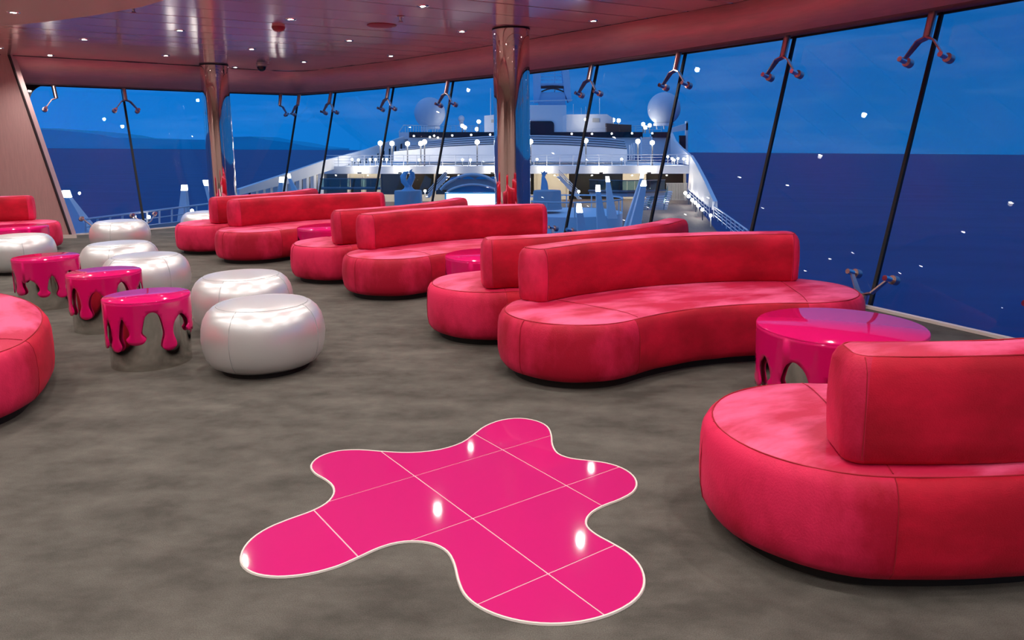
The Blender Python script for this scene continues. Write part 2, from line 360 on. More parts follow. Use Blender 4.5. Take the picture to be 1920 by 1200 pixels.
# window panes (one structure each) with black joint seals
def slope(tp, bt, f): return p3(tp, HG).lerp(p3(bt, 0), f)
wi = 0
def pane(t0, t1, b0, b1, nin):
    global wi
    wi += 1
    g = .010; A, B, C_, D = p3(b0, .02), p3(b1, .02), p3(t1, HG), p3(t0, HG)
    u = (B - A).normalized() * g; u2 = (C_ - D).normalized() * g
    A, B, C_, D = A + u, B - u, C_ - u2, D + u2
    nrm = (B - A).cross(D - A).normalized()
    if nrm.dot(nin) < 0: nrm = -nrm; A, B, C_, D = B, A, D, C_
    V = [A, B, C_, D] + [p - nrm * .012 for p in (A, B, C_, D)]
    o = mesh('window_%d' % wi, V, [(0, 1, 2, 3), (7, 6, 5, 4), (1, 0, 4, 5), (2, 1, 5, 6), (3, 2, 6, 7), (0, 3, 7, 4)], None, mats=['glazing', 'clear_back'], mi=[0, 1, 1, 1, 1, 1])
    struct(o); return o
INR = [-Vector((q.x, q.y, 0)) for q in RN]
for i in range(len(RT) - 1):
    w_ = pane(RT[i], RT[i + 1], RB[i], RB[i + 1], INR[i])
    w_['label'] = 'outward leaning clear glass pane of the curved window wall'
    if i: MB().bar(p3(RT[i], HG + .02), p3(RB[i], 0), .032, .03, up=INR[i]).build('joint_seal', 'black_gasket', w_)
for i in range(len(LT) - 1):
    w_ = pane(LT[i], LT[i + 1], LB[i], LB[i + 1], Vector((.66, -.75, 0)))
    w_['label'] = 'outward leaning clear glass pane of the far left window'
    MB().bar(p3(LT[i], HG + .02), p3(LB[i], 0), .036, .03, up=(.66, -.75, 0)).build('joint_seal', 'black_gasket', w_)
# rounded dark corner filler at the left end of the far-left window
a0, a1, a2 = slope(LT[3], LB[3], 0), slope(LT[2], LB[2], 0), slope(LT[3], LB[3], 1)
ux = (a1 - a0).normalized(); uy = (a2 - a0).normalized(); c0 = a0 + ux * .18
pts = [c0 - ux * .6, c0 + ux * .42] + [c0 + ux * (.42 - .42 * math.sin(t * PI / 16)) + uy * (.42 - .42 * math.cos(t * PI / 16)) for t in range(1, 9)] + [c0 + uy * .9 - ux * .02, c0 + uy * .9 - ux * .6]
struct(MB().prism(pts, ux.cross(uy).normalized() * .03).build('trim_3', 'dark_trim'), 'dark rounded corner at the end of the far left window')

# sill line at the foot of the glass
def sill(P, name, label):
    mb = MB()
    for a, b_ in zip(P[:-1], P[1:]): mb.bar(p3(a, .012), p3(b_, .012), .05, .024)
    struct(mb.build(name, 'trim_pale'), label)
sill([p - q * .06 for p, q in zip(RB, RN)], 'trim_4', 'pale metal sill strip at the foot of the curved glass')
sill([p - ln * .06 for p in LB], 'trim_5', 'pale metal sill strip at the foot of the far left glass')

# ------------------------------------------------------------------ glass brackets
def bracket(T, B, tan, nin, arms, label, top=True):
    sl = (B - T).normalized(); tan = tan.normalized(); nin = (nin - sl * nin.dot(sl)).normalized()
    base = (T + sl * .0 if top else B) + nin * .12
    dirn = sl if top else -sl
    L = .29 if top else .09
    r = empty('glass_bracket', base); tag(r, label, 'bracket', 'brackets holding the window glass')
    P = lambda v: v - base
    hub = base + dirn * L
    MB().tube([P(base), P(hub)], .036, 16).build('tube', 'bracket_metal', r, True)
    for s in arms:
        mid = hub + tan * (s * .075) + dirn * .03
        end = hub + tan * (s * .20) + dirn * .185 - nin * .02
        arm = MB().bar(P(hub + dirn * .004), P(mid), .065, .014, up=dirn, w2=.06).bar(P(mid), P(end), .062, .014, up=dirn, w2=.036).build('arm', 'bracket_metal', r)
        MB().tube([P(end + nin * .06), P(end - nin * .095)], .025, 14).build('bolt', 'chrome', r, True)
        MB().tube([P(end - nin * .04), P(end - nin * .098)], .042, 16).build('clamp_disc', 'bracket_metal', r, True)
    return r
names = {7: 'right of the nearest sofa pair', 8: 'over the back of the near sofa', 9: 'right of the right radome', 10: 'just right of the big mirrored column', 11: 'behind the big mirrored column', 12: 'in front of the left radome', 13: 'left of the left radome', 14: 'between the corner and the left radome'}
for i in range(6, 15):
    tan = Vector(((RT[i] - RT[i - 1]).x, (RT[i] - RT[i - 1]).y, 0))
    T, B = p3(RT[i], HG), p3(RB[i], 0)
    k = names.get(i, 'beyond the right edge of the picture')
    bracket(T, B, tan, INR[i], (-1, 1), 'Y-shaped steel glass bracket hanging from the cove, %s' % k)
    bracket(T, B, tan, INR[i], (-1, 1), 'Y-shaped steel glass bracket rising from the sill, %s' % k, False)
tl = Vector((LT[2] - LT[1]).to_3d())
LI = Vector((.66, -.75, 0))
bracket(p3(LT[0], HG) + Vector((.14, -.12, 0)), p3(RB[15], 0) + Vector((.14, -.12, 0)), Vector((-.77, .64, 0)), INR[15], (1,), 'one-armed glass bracket hanging just right of the window corner')
bracket(p3(LT[0].lerp(LT[1], .25), HG), p3(LB[0].lerp(LB[1], .25), 0), tl, LI, (-1,), 'one-armed glass bracket hanging just left of the window corner')
bracket(p3(LT[2], HG), p3(LB[2], 0), tl, LI, (-1, 1), 'two-armed glass bracket hanging in the middle of the far left window')
bracket(p3(LT[2], HG), p3(LB[2], 0), tl, LI, (-1, 1), 'two-armed glass bracket rising from the sill of the far left window', False)
bracket(p3(LT[2].lerp(LT[3], .66), HG), p3(LB[2].lerp(LB[3], .66), 0), tl, LI, (1,), 'one-armed glass bracket hanging at the left end of the far left window')
bracket(p3(LT[2].lerp(LT[3], .55), HG), p3(LB[2].lerp(LB[3], .55), 0), tl, LI, (1,), 'one-armed glass bracket on the sill at the left end of the far left window', False)

# ------------------------------------------------------------------ mirrored columns
for (x, y, rr, lb) in [(0.022, 10.52, .250, 'large mirror-polished round column between the near sofas and the glass'), (-5.60, 14.57, .252, 'mirror-polished round column standing at the far left window')]:
    c = empty('mirror_column', (x, y, 0)); tag(c, lb, 'column', 'mirrored columns')
    MB().lathe([(rr, .08), (rr, HC - .02)], 96, cap=False).build('shaft', 'column_mirror', c, True)
    MB().lathe([(rr + .006, HC - .022), (rr + .006, HC - .002)], 64).build('collar', 'black_gasket', c, True)
    MB().lathe([(rr + .02, 0), (rr + .02, .08), (rr, .085)], 64).build('base_ring', 'chrome', c, True)

# ------------------------------------------------------------------ ceiling downlights
rimP = [(.034, -.003), (.038, -.008), (.062, -.010), (.068, -.006), (.070, 0)]
def in_poly(p, P):
    c = False
    for i in range(len(P)):
        a, b_ = P[i], P[i - 1]
        if (a.y > p.y) != (b_.y > p.y) and p.x < (b_.x - a.x) * (p.y - a.y) / (b_.y - a.y) + a.x: c = not c
    return c
dl_rim = None
ld = bpy.data.lights.new('downlight_beam', 'SPOT'); ld.energy = DOWNLIGHT_W; ld.spot_size = math.radians(140); ld.spot_blend = .85; ld.shadow_soft_size = .03; ld.color = (1, .945, .885)
def downlight(x, y, label):
    global dl_rim, dl_lens
    z = BZ if in_poly(Vector((x, y)), bulk) else HC
    r = empty('downlight', (x, y, z)); tag(r, label, 'downlight', 'recessed ceiling downlights')
    if dl_rim is None:
        dl_rim = MB().lathe(rimP, 24, cap=False).build('rim', 'chrome', r, True)
        dl_lens = MB().lathe([(.001, -.005), (.035, -.004)], 20, cap=False).build('lens', 'lamp_lens', r)
    else:
        for src in (dl_rim, dl_lens):
            c = src.copy(); COL.objects.link(c); c.parent = r
    lo = bpy.data.objects.new('beam', ld); COL.objects.link(lo); lo.parent = r; lo.location = (0, 0, -.03)
vis = [((25, 23), 'on the matte dropped ceiling at top left'), ((158, 74), 'above the far left window, second row'), ((94, 104), 'nearest the slanting wall panel'), ((311, 104), 'just left of the far column'),
       ((337, 57), 'between the dropped ceiling and the far column'), ((472, 92), 'just right of the far column, above the dome camera'), ((545, 36), 'right of the pink smoke detector'), ((441, 126), 'touching the cove right of the far column'),
       ((570, 116), 'near the cove at the window corner'), ((655, 76), 'in the middle of the far ceiling'), ((733, 105), 'beside the cove left of the left radome'), ((866, 59), 'just left of the big column'),
       ((793, 11), 'at the top edge left of the big column'), ((1113, 39), 'right of the big column')]
pts_l = []
for q, s in vis:
    p = atz(*q, BZ if q == (25, 23) else HC); pts_l.append(p); downlight(p.x, p.y, 'bright round recessed downlight %s' % s)
kk = (HC - EYE) / (3.07 - EYE)
o0, e1, e2 = Vector((-.98, 8.88)) * kk, Vector((1.74, -.785)) * kk, Vector((.31, 1.97)) * kk
inner = ceil_poly
for i in range(-6, 7):
    for j in range(-8, 2):
        p = o0 + e1 * i + e2 * j
        if not in_poly(p, inner) or p.y < BACKY + .6 or p.x < LEFTX + .5: continue
        if min((Vector((q.x, q.y)) - p).length for q in pts_l) < .9: continue
        if min((p - a).length for a in resample(FTOP_R, 90) + FTOP_L) < (1.5 if p.y < 8.5 else .35): continue
        pts_l.append(Vector((p.x, p.y, HC)))
        downlight(p.x, p.y, 'round recessed downlight of the ceiling grid over the near lounge')

# other ceiling fittings
def sprinkler(q, label):
    p = atz(*q, HC); r = empty('sprinkler', p); tag(r, label, 'sprinkler', 'ceiling sprinklers')
    MB().lathe([(.045, 0), (.05, -.008), (.02, -.012), (.012, -.05), (.022, -.055), (.022, -.062)], 16).build('body', 'bracket_metal', r, True)
    MB().lathe([(.03, -.072), (.03, -.068)], 16).build('deflector', 'dark_red_plastic', r)
sprinkler((250, 12), 'small ceiling sprinkler beside the curved edge of the dropped ceiling')
sprinkler((751, 30), 'small ceiling sprinkler left of the big column')
sprinkler((503, 113), 'small ceiling sprinkler beside the dome camera')
p = atz(490, 121, HC); r = empty('dome_camera', p); tag(r, 'black dome security camera hanging at the far ceiling edge', 'camera')
MB().lathe([(.10, 0), (.10, -.03), (.085, -.04)], 24).build('ring', 'bracket_metal', r, True)
MB().lathe([(.085, -.04), (.08, -.075), (.06, -.105), (.03, -.122), (.002, -.127)], 24).build('dome', 'dark_glass', r, True)
p = atz(522, 50, HC); r = empty('smoke_detector', p); tag(r, 'round pinkish smoke detector on the polished ceiling', 'detector')
MB().lathe([(.085, 0), (.085, -.02), (.07, -.045), (.045, -.06), (.002, -.062)], 24).build('body', 'dark_red_plastic', r, True)
MB().lathe([(.02, -.06), (.016, -.072), (.002, -.074)], 12).build('sensor', 'bracket_metal', r, True)
p = atz(716, 47, HC); r = empty('ceiling_disc', p); tag(r, 'flat dark red disc on the polished ceiling left of the sprinkler', 'ceiling disc')
MB().lathe([(.19, 0), (.19, -.008), (.17, -.014), (.002, -.016)], 32).build('plate', 'dark_red_plastic', r, True)

# ------------------------------------------------------------------ sofas
SL, SSAG, SW = 1.705, .18, .53
SRC = (SL * SL / 4 + SSAG * SSAG) / (2 * SSAG); SA = math.asin(SL / 2 / SRC); SYC = SSAG - SRC
def sofa_ring(w, n=14):
    P = []
    def arc(cx, cy, r, a0, a1, m):
        for i in range(m):
            t = a0 + (a1 - a0) * i / m; P.append(Vector((cx + r * math.sin(t), cy + r * math.cos(t))))
    ex, ey = SRC * math.sin(SA), SYC + SRC * math.cos(SA)
    arc(0, SYC, SRC + w, -SA, SA, 2 * n); arc(ex, ey, w, SA, SA + PI, 2 * n)
    arc(0, SYC, SRC - w, SA, -SA, 2 * n); arc(-ex, ey, w, -SA + PI, -SA + 2 * PI, 2 * n)
    return P
def loft(rings, cap_bottom=False, cap_top=False):
    V = [v for r_ in rings for v in r_]; n = len(rings[0])
    F = [(i * n + (k + 1) % n, i * n + k, (i + 1) * n + k, (i + 1) * n + (k + 1) % n) for i in range(len(rings) - 1) for k in range(n)]
    if cap_bottom: F.append(tuple(range(n)))
    if cap_top: F.append(tuple((len(rings) - 1) * n + k for k in reversed(range(n))))
    return V, F
seat_prof = [(.16, .045), (.075, .048), (.035, .065), (.012, .10), (.002, .16), (0, .24), (.004, .32), (.013, .37), (.030, .402), (.046, .415), (.052, .414), (.060, .421), (.11, .431), (.20, .437), (.32, .440), (.44, .441), (.515, .441)]
def make_sofa(seed, side=1):
    root = empty('sofa')
    rings = []
    for ins, z in seat_prof:
        R_ = sofa_ring(SW - ins)
        rings.append([Vector((p.x, p.y, z + .004 * noise.noise(Vector((p.x * 5 + seed, p.y * 5, z * 9))))) + Vector((p.x, p.y - .1, 0)).normalized() * (.006 * noise.noise(Vector((p.x * 4, p.y * 4 + seed, z * 6)))) for p in R_])
    V, F = loft(rings, True, True)
    n = len(rings[0]); mi = []
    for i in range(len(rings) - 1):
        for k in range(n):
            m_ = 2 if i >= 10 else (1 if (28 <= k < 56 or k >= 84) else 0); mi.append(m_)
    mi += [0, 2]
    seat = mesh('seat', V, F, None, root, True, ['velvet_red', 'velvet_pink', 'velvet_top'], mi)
    ring = [Vector((p.x, p.y, .4165)) for p in sofa_ring(SW - .049)]
    s = MB().tube(ring + ring[:1], .0028, 5, caps=False).build('piping', 'seam_red', seat)
    for k in (28, 42, 56, 84, 98):
        MB().tube([Vector((sofa_ring(SW - i_ + .001)[k].x, sofa_ring(SW - i_ + .001)[k].y, z)) for i_, z in seat_prof[2:10]], .002, 5).build('panel_seam', 'seam_red', seat)
    for k in (56, 83):
        a, b_ = sofa_ring(SW - .06)[k], sofa_ring(SW - .06)[28 if k == 56 else 0]
        MB().tube([Vector((a.lerp(b_, f).x, a.lerp(b_, f).y, .4235 + .0195 * min(1, min(f, 1 - f) * 9))) for f in [i / 12 for i in range(13)]], .002, 5).build('panel_seam', 'seam_red', seat)
    # backrest: rounded block following the arc
    ha = math.radians(27.3); o0_, o1_ = (.19, .445) if side > 0 else (-.445, -.19); om = (o0_ + o1_) / 2; hw = (o1_ - o0_) / 2; hl = ha * (SRC + om)
    def rr(ins):
        r_ = max(.065 - ins * .5, .012); hx, hy = hl - ins, hw - ins; P = []; r_ = min(r_, hy * .98)
        for (sx, sy, a0) in ((1, 1, 0), (-1, 1, 90), (-1, -1, 180), (1, -1, 270)):
            for i in range(7):
                a = math.radians(a0 + 15 * i); P.append((sx * (hx - r_) + r_ * math.cos(a), sy * (hy - r_) + r_ * math.sin(a)))
            nx = {(1, 1): 1, (-1, -1): 1}.get((sx, sy))
            if nx:
                x0, y0 = P[-1]; x1 = -x0
                for i in range(1, 20): P.append((x0 + (x1 - x0) * i / 20, y0))
        return P
    def bend(s_, o_):
        a = s_ / (SRC + om); return (math.sin(a) * (SRC + om + o_), SYC + math.cos(a) * (SRC + om + o_))
    bprof = [(.05, .432), (.018, .436), (.004, .455), (0, .52), (-.003, .62), (0, .70), (.006, .755), (.020, .785), (.034, .799), (.040, .798), (.048, .804), (.075, .810), (.105, .813), (.122, .814)]
    rings = []
    for ins, z in bprof:
        L_ = []
        for s_, o_ in rr(ins):
            x, y = bend(s_, o_); d = .006 * noise.noise(Vector((x * 4 + seed * 3, y * 4, z * 5)))
            L_.append(Vector((x, y + d, z + (.006 * noise.noise(Vector((x * 3, seed, 0))) if z > .75 else 0))))
        rings.append(L_)
    V, F = loft(rings, True, True)
    F = [tuple(reversed(f)) for f in F]
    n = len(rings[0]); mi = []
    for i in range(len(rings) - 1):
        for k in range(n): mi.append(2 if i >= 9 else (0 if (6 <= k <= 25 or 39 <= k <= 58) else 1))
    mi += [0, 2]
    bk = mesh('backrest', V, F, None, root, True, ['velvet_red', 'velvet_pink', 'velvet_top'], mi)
    pr = [Vector((*bend(s_, o_), .8005)) for s_, o_ in rr(.037)]
    MB().tube(pr + pr[:1], .0028, 5, caps=False).build('piping', 'seam_red', bk)
    for sx in (-1, 1):
        for sy in (-1, 1):
            MB().tube([Vector((*bend(sx * (hl - .06), sy * (hw - i_ + .001)), z)) for i_, z in bprof[2:9]], .002, 5).build('panel_seam', 'seam_red', bk)
    R1 = [Vector((p.x, p.y, 0)) for p in sofa_ring(SW - .10)]
    MB().prism(R1, (0, 0, .05)).build('plinth', 'black_plinth', root)
    return root
sofas = [((2.07, 3.06), 200.0, 'near sofa at the lower right, back turned to the viewer'),
         ((1.235, 5.155), 18.9, 'large sofa facing the viewer, right of the floor inlay'),
         ((.515, 6.445), 217.5, 'sofa directly behind the large facing one, back to back with it'),
         ((-.46, 8.02), 28.0, 'middle sofa facing the viewer in front of the big mirrored column'),
         ((-1.52, 9.24), 235.0, 'sofa back to back with the middle one, in front of the screen'),
         ((-2.73, 10.50), 32.0, 'far sofa facing the viewer, right of the far column'),
         ((-4.03, 11.72), 246.0, 'farthest sofa, back to back with the far one beside the far column'),
         ((-3.82, 4.68), 310.75, 'sofa cut off by the left edge, only its rounded seat showing'),
         ((-7.95, 10.55), 46.0, 'sofa against the slanting wall panel at the far left')]
for i, ((x, y), a, lb) in enumerate(sofas):
    r = make_sofa(i * 1.7, side=(-1 if i == 7 else 1)); r.location = (x, y, 0); r.rotation_euler = (0, 0, math.radians(a))
    tag(r, 'red velvet kidney-shaped ' + lb, 'sofa', 'red velvet sofas')

# ------------------------------------------------------------------ silver poufs
PR, PH = .408, .468
pprof = [(PR - .16, .03), (PR - .10, .035), (PR - .055, .06), (PR - .025, .105), (PR - .008, .165), (PR, .235), (PR - .005, .30), (PR - .02, .36), (PR - .045, .405), (PR - .080, .438), (PR - .105, .4515), (PR - .110, .4500), (PR - .116, .4535), (PR - .18, .462), (PR - .28, .467), (.002, .468)]
proto = None
poufs = [((-1.709, 5.003), -.244, 'nearest silver pouf, fully visible beside the carpet'), ((-2.254, 6.133), -.112, 'silver pouf directly behind the nearest one'), ((-3.634, 7.331), -.588, 'silver pouf behind the middle drip table'),
         ((-4.411, 8.331), .2, 'silver pouf behind the third drip table, overlapped by another pouf'), ((-6.122, 9.202), .7, 'silver pouf cut off by the left edge'), ((-5.764, 10.953), .154, 'silver pouf standing before the far left window'),
         ((-5.05, 12.35), .5, 'silver pouf half hidden behind the farthest sofa')]
for i, ((x, y), a, lb) in enumerate(poufs):
    if proto is None:
        r = empty('pouf'); MB().lathe([(r_, z) for r_, z in pprof], 72).build('cushion', 'silver_vinyl', r, True)
        cu = r.children[0]
        MB().tube([Vector((.3 * 0 + (PR - .108) * math.cos(t * PI / 36), (PR - .108) * math.sin(t * PI / 36), .4515)) for t in range(73)], .0028, 5, caps=False).build('top_piping', 'silver_seam', cu, True)
        for k in range(4):
            t = k * PI / 2
            MB().tube([Vector(((q + .0008) * math.cos(t), (q + .0008) * math.sin(t), z)) for q, z in pprof[2:11]], .0022, 5).build('seam', 'silver_seam', cu)
        MB().lathe([(PR - .12, 0), (PR - .12, .035)], 48).build('plinth', 'black_plinth', r)
        proto = r
    else: r = copy_tree(proto)
    r.location = (x, y, 0); r.rotation_euler = (0, 0, a); tag(r, lb, 'pouf', 'silver poufs')

# ------------------------------------------------------------------ drip tables
def crom(P, sub=6):
    R = []; n = len(P)
    for i in range(n - 1):
        p0, p1, p2, p3_ = P[max(i - 1, 0)], P[i], P[i + 1], P[min(i + 2, n - 1)]
        for k in range(sub):
            t = k / sub
            R.append(tuple(.5 * (2 * b_ + (c - a) * t + (2 * a - 5 * b_ + 4 * c - d) * t * t + (3 * b_ - a - 3 * c + d) * t ** 3) for a, b_, c, d in zip(p0, p1, p2, p3_)))
    R.append(P[-1]); return R
def drip_table(R, H, drips, rz, loc, label):
    """drips: (arch half-width m, arch top z, drip half-width m, drip bottom z) round the skirt"""
    root = empty('drip_table', (*loc, 0), rz)
    MB().lathe([(.002, H), (R - .006, H), (R, H - .006), (R, H - .012), (R - .012, H - .012), (.002, H - .012)], 96, cap=False).build('table_top', 'magenta_lacquer', root, True)
    circ = 2 * PI * R; tot = sum(2 * (a + d) for a, _, d, _ in drips); k = circ / tot
    P = []; s = 0.0
    zmid = None
    P.append((0.0, drips[-1][3] + .0))
    P = []
    ctrl = []
    for (aw, az, dw, dz) in drips:
        aw *= k; dw *= k
        c_ = s + aw * 2 + dw; hh = az - dz
        ctrl += [(s + aw * .18, az - .030), (s + aw, az), (s + aw * 1.82, az - .030), (c_ - dw * .74, az - hh * .40), (c_ - dw * .66, az - hh * .60), (c_ - dw * 1.10, dz + .040), (c_ - dw * .72, dz + .009), (c_, dz),
                 (c_ + dw * .72, dz + .009), (c_ + dw * 1.10, dz + .040), (c_ + dw * .66, az - hh * .60), (c_ + dw * .74, az - hh * .40)]
        s += 2 * aw + 2 * dw
    ext = ctrl[-2:]
    line = [(x - circ, z) for x, z in ext] + ctrl + [(x + circ, z) for x, z in ctrl[:3]]
    cur = crom(line, 4)
    # cut to one turn, seam at first point of ctrl
    i0 = 2 * 4; i1 = i0 + len(ctrl) * 4
    cur = cur[i0:i1 + 1]; x0 = cur[0][0]; cur[-1] = (x0 + circ, cur[0][1])
    nx = 96
    topz = H - .008
    outline = [Vector(p) for p in cur] + [Vector((x0 + circ * (1 - i / nx), topz)) for i in range(nx + 1)]
    nin_ = len(outline)
    inner_pts = []
    for i in range(1, nx):
        for z in [topz - (.02 + j * .03) for j in range(14)]:
            q = Vector((x0 + circ * i / nx, z))
            if z > .05 and in_poly(q, outline) and min((q - Vector(c)).length for c in cur) > .008: inner_pts.append(q)
    res = delaunay_2d_cdt(outline + inner_pts, [], [list(range(nin_))], 1, 1e-5)
    V2d, F2 = res[0], res[2]
    V = []
    for v in V2d:
        a = (v.x - x0) / R; V.append((R * math.cos(a), R * math.sin(a), v.y))
    o = mesh('drip_skirt', V, [tuple(f) for f in F2], 'magenta_lacquer', root, True)
    # orient outward
    me = o.data; c0 = me.polygons[0]
    if Vector((c0.center.x, c0.center.y, 0)).dot(c0.normal) < 0: me.flip_normals()
    wd = o.modifiers.new('weld', 'WELD'); wd.merge_threshold = .0006
    sd = o.modifiers.new('thick', 'SOLIDIFY'); sd.thickness = .008; sd.offset = -1
    MB().lathe([(R - .022, 0), (R - .022, H - .014)], 96, cap=False).build('steel_drum', 'mirror_steel', root, True)
    tag(root, label, 'table', 'drip tables'); return root
BK = [(12, .38, 12, .15), (9, .36, 13, .18), (13, .40, 12, .13), (8, .36, 11, .20), (10, .38, 12, .15)]
D1 = [(5, .36, 9, .14), (5, .37, 12.5, .19), (11.5, .41, 10, .13), (12, .37, 14, .22)] + BK
D2 = [(9, .39, 11, .13), (11, .36, 12, .18), (10, .42, 12, .20)] + BK + BK[:1]
D3 = [(14, .30, 11, .13), (7, .33, 10, .11), (9, .36, 13, .18)] + BK + BK[:1]
DB = [(a * .85, z - .03, d * .85, min(b_, .15)) for a, z, d, b_ in BK + [(11, .38, 11, .15), (13, .41, 12, .12), (9, .36, 10, .19), (12, .39, 11, .14)] + BK[1:4]]
drip_table(.285, .484, D1, -2.243, (-2.574, 5.164), 'small magenta drip table nearest the front, beside the nearest pouf')
drip_table(.285, .484, D2, -2.094, (-3.439, 6.215), 'small magenta drip table in the middle of the row of three')
drip_table(.285, .484, D3, -1.745, (-4.50, 7.143), 'small magenta drip table at the far end of the row of three')
drip_table(.446, .484, DB, -2.6, (1.83, 4.069), 'large round magenta drip table between the two nearest sofas')
drip_table(.446, .484, DB[2:] + DB[:2], -2.0, (-.18, 6.945), 'large magenta drip table half hidden before the middle sofa')
drip_table(.446, .484, DB[5:] + DB[:5], -1.2, (-2.30, 9.575), 'large magenta drip table half hidden before the far sofa')
drip_table(.446, .484, DB[7:] + DB[:7], -.5, (-6.714, 9.962), 'large magenta drip table before the far left sofa')

# ------------------------------------------------------------------ splash-shaped tile inlay
SPL = [(0.037, 3.961), (-0.067, 3.936), (-0.166, 3.842), (-0.211, 3.722), (-0.247, 3.606), (-0.362, 3.507), (-0.509, 3.48), (-0.65, 3.504), (-0.775, 3.547), (-0.889, 3.536), (-0.964, 3.467), (-0.989, 3.348), (-0.927, 3.257), (-0.855, 3.207), (-0.805, 3.135), (-0.78, 3.056), (-0.795, 2.961), (-0.839, 2.901), (-0.919, 2.844), (-0.991, 2.771), (-1.028, 2.692), (-1.033, 2.591), (-1.005, 2.505), (-0.943, 2.444), (-0.861, 2.421), (-0.788, 2.424), (-0.704, 2.446), (-0.63, 2.489), (-0.575, 2.547), (-0.517, 2.613), (-0.453, 2.653), (-0.374, 2.662), (-0.3, 2.637), (-0.247, 2.583), (-0.219, 2.504), (-0.204, 2.387), (-0.181, 2.311), (-0.139, 2.253), (-0.076, 2.196), (0.013, 2.155), (0.109, 2.14), (0.205, 2.149), (0.298, 2.183), (0.382, 2.243), (0.431, 2.306), (0.456, 2.388), (0.453, 2.475), (0.424, 2.561), (0.372, 2.622), (0.309, 2.688), (0.279, 2.751), (0.283, 2.807), (0.315, 2.874), (0.37, 2.929), (0.449, 2.968), (0.52, 3.035), (0.551, 3.112), (0.553, 3.207), (0.508, 3.295), (0.439, 3.354), (0.353, 3.377), (0.265, 3.393), (0.206, 3.449), (0.185, 3.549), (0.204, 3.716), (0.191, 3.814), (0.138, 3.908)]
for it in range(1):
    SPL = [tuple((Vector(SPL[i - 1]) + Vector(SPL[i]) * 2 + Vector(SPL[(i + 1) % len(SPL)])) / 4) for i in range(len(SPL))]
sp = crom([SPL[-1]] + SPL + SPL[:2], 3)[3:-3]
sp = [Vector(p) for p in sp][:-1]
inl = empty('tile_inlay', (-.24, 3.05, 0)); tag(inl, 'glossy hot pink tile inlay shaped like a paint splash, set into the carpet', 'floor inlay')
oc = Vector((-.24, 3.05))
MB().prism([p3(p - oc, .001) for p in sp], (0, 0, .0035)).build('grout_bed', 'grout_pale', inl)
def offset_poly(P, d):
    R = []; n = len(P)
    for i in range(n):
        t_ = (P[(i + 1) % n] - P[i - 1]).normalized(); R.append(P[i] + Vector((t_.y, -t_.x)) * d)
    return R
outp = offset_poly(sp, -.006) if False else sp
area = sum(sp[i - 1].x * sp[i].y - sp[i].x * sp[i - 1].y for i in range(len(sp))) / 2
sg = 1 if area > 0 else -1
inn = offset_poly(sp, -sg * .007); outp = offset_poly(sp, sg * .003); n_ = len(sp)
V = [p3(p - oc, .001) for p in outp] + [p3(p - oc, .0075) for p in offset_poly(sp, sg * .001)] + [p3(p - oc, .0075) for p in offset_poly(sp, -sg * .005)] + [p3(p - oc, .003) for p in inn]
mesh('edge_trim', V, [(k * n_ + i, k * n_ + (i + 1) % n_, (k + 1) * n_ + (i + 1) % n_, (k + 1) * n_ + i) for k in range(3) for i in range(n_)], 'trim_pale', inl)
TA = Vector((-.457, 3.226)); eu = Vector((.287, -.402)); eu = eu.normalized(); ev = Vector((-eu.y, eu.x)); TS = .492
if ev.dot(Vector((.4, .3))) < 0: ev = -ev
for iu in range(-2, 4):
    for iv in range(-3, 4):
        q = inn; g = .0035
        u0 = eu.dot(TA) + iu * TS; v0 = ev.dot(TA) + iv * TS
        for nrm, d in ((-eu, -(u0 + g)), (eu, u0 + TS - g), (-ev, -(v0 + g)), (ev, v0 + TS - g)):
            q = clip(q, nrm, d)
            if len(q) < 3: break
        if len(q) < 3: continue
        ar = abs(sum(q[i - 1].x * q[i].y - q[i].x * q[i - 1].y for i in range(len(q))) / 2)
        if ar < .0006: continue
        MB().prism([p3(p - oc, .0045) for p in q], (0, 0, .0022)).build('tile', 'tile_pink', inl)

# ================================================================== outside: sea, mountains, the ship's decks
sn = Vector((.018, .008, 1)).normalized()
Rq = Vector((0, 0, 1)).rotation_difference(sn).to_matrix().to_4x4()
SR = 40000
Vs = [(0, 0, 0)]; Fs = []; radii = [200, 600, 2000, 8000, SR]
for r_ in radii: Vs += [(r_ * math.cos(k * PI / 32), r_ * math.sin(k * PI / 32), 0) for k in range(64)]
Fs += [(0, 1 + k, 1 + (k + 1) % 64) for k in range(64)]
for j in range(4): Fs += [(1 + j * 64 + k, 1 + (j + 1) * 64 + k, 1 + (j + 1) * 64 + (k + 1) % 64, 1 + j * 64 + (k + 1) % 64) for k in range(64)]
sea = mesh('sea', Vs, Fs, 'sea_water'); sea.matrix_world = Matrix.Translation((0, 0, -34)) @ Rq
sea['kind'] = 'stuff'; sea['label'] = 'dark blue open sea at dusk reaching the horizon'; sea['category'] = 'sea'
ridge = [(20, 238), (60, 241), (100, 243), (150, 248), (185, 252), (215, 258), (260, 259), (330, 262), (385, 262), (430, 257), (470, 256), (500, 262), (540, 267), (575, 274), (620, 279)]
fr_ = [aty(x, y, 26000) for x, y in ridge]
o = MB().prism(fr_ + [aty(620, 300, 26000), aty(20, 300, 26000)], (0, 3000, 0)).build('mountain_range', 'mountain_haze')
tag(o, 'hazy blue mountain ridge on the horizon at the far left', 'mountains')

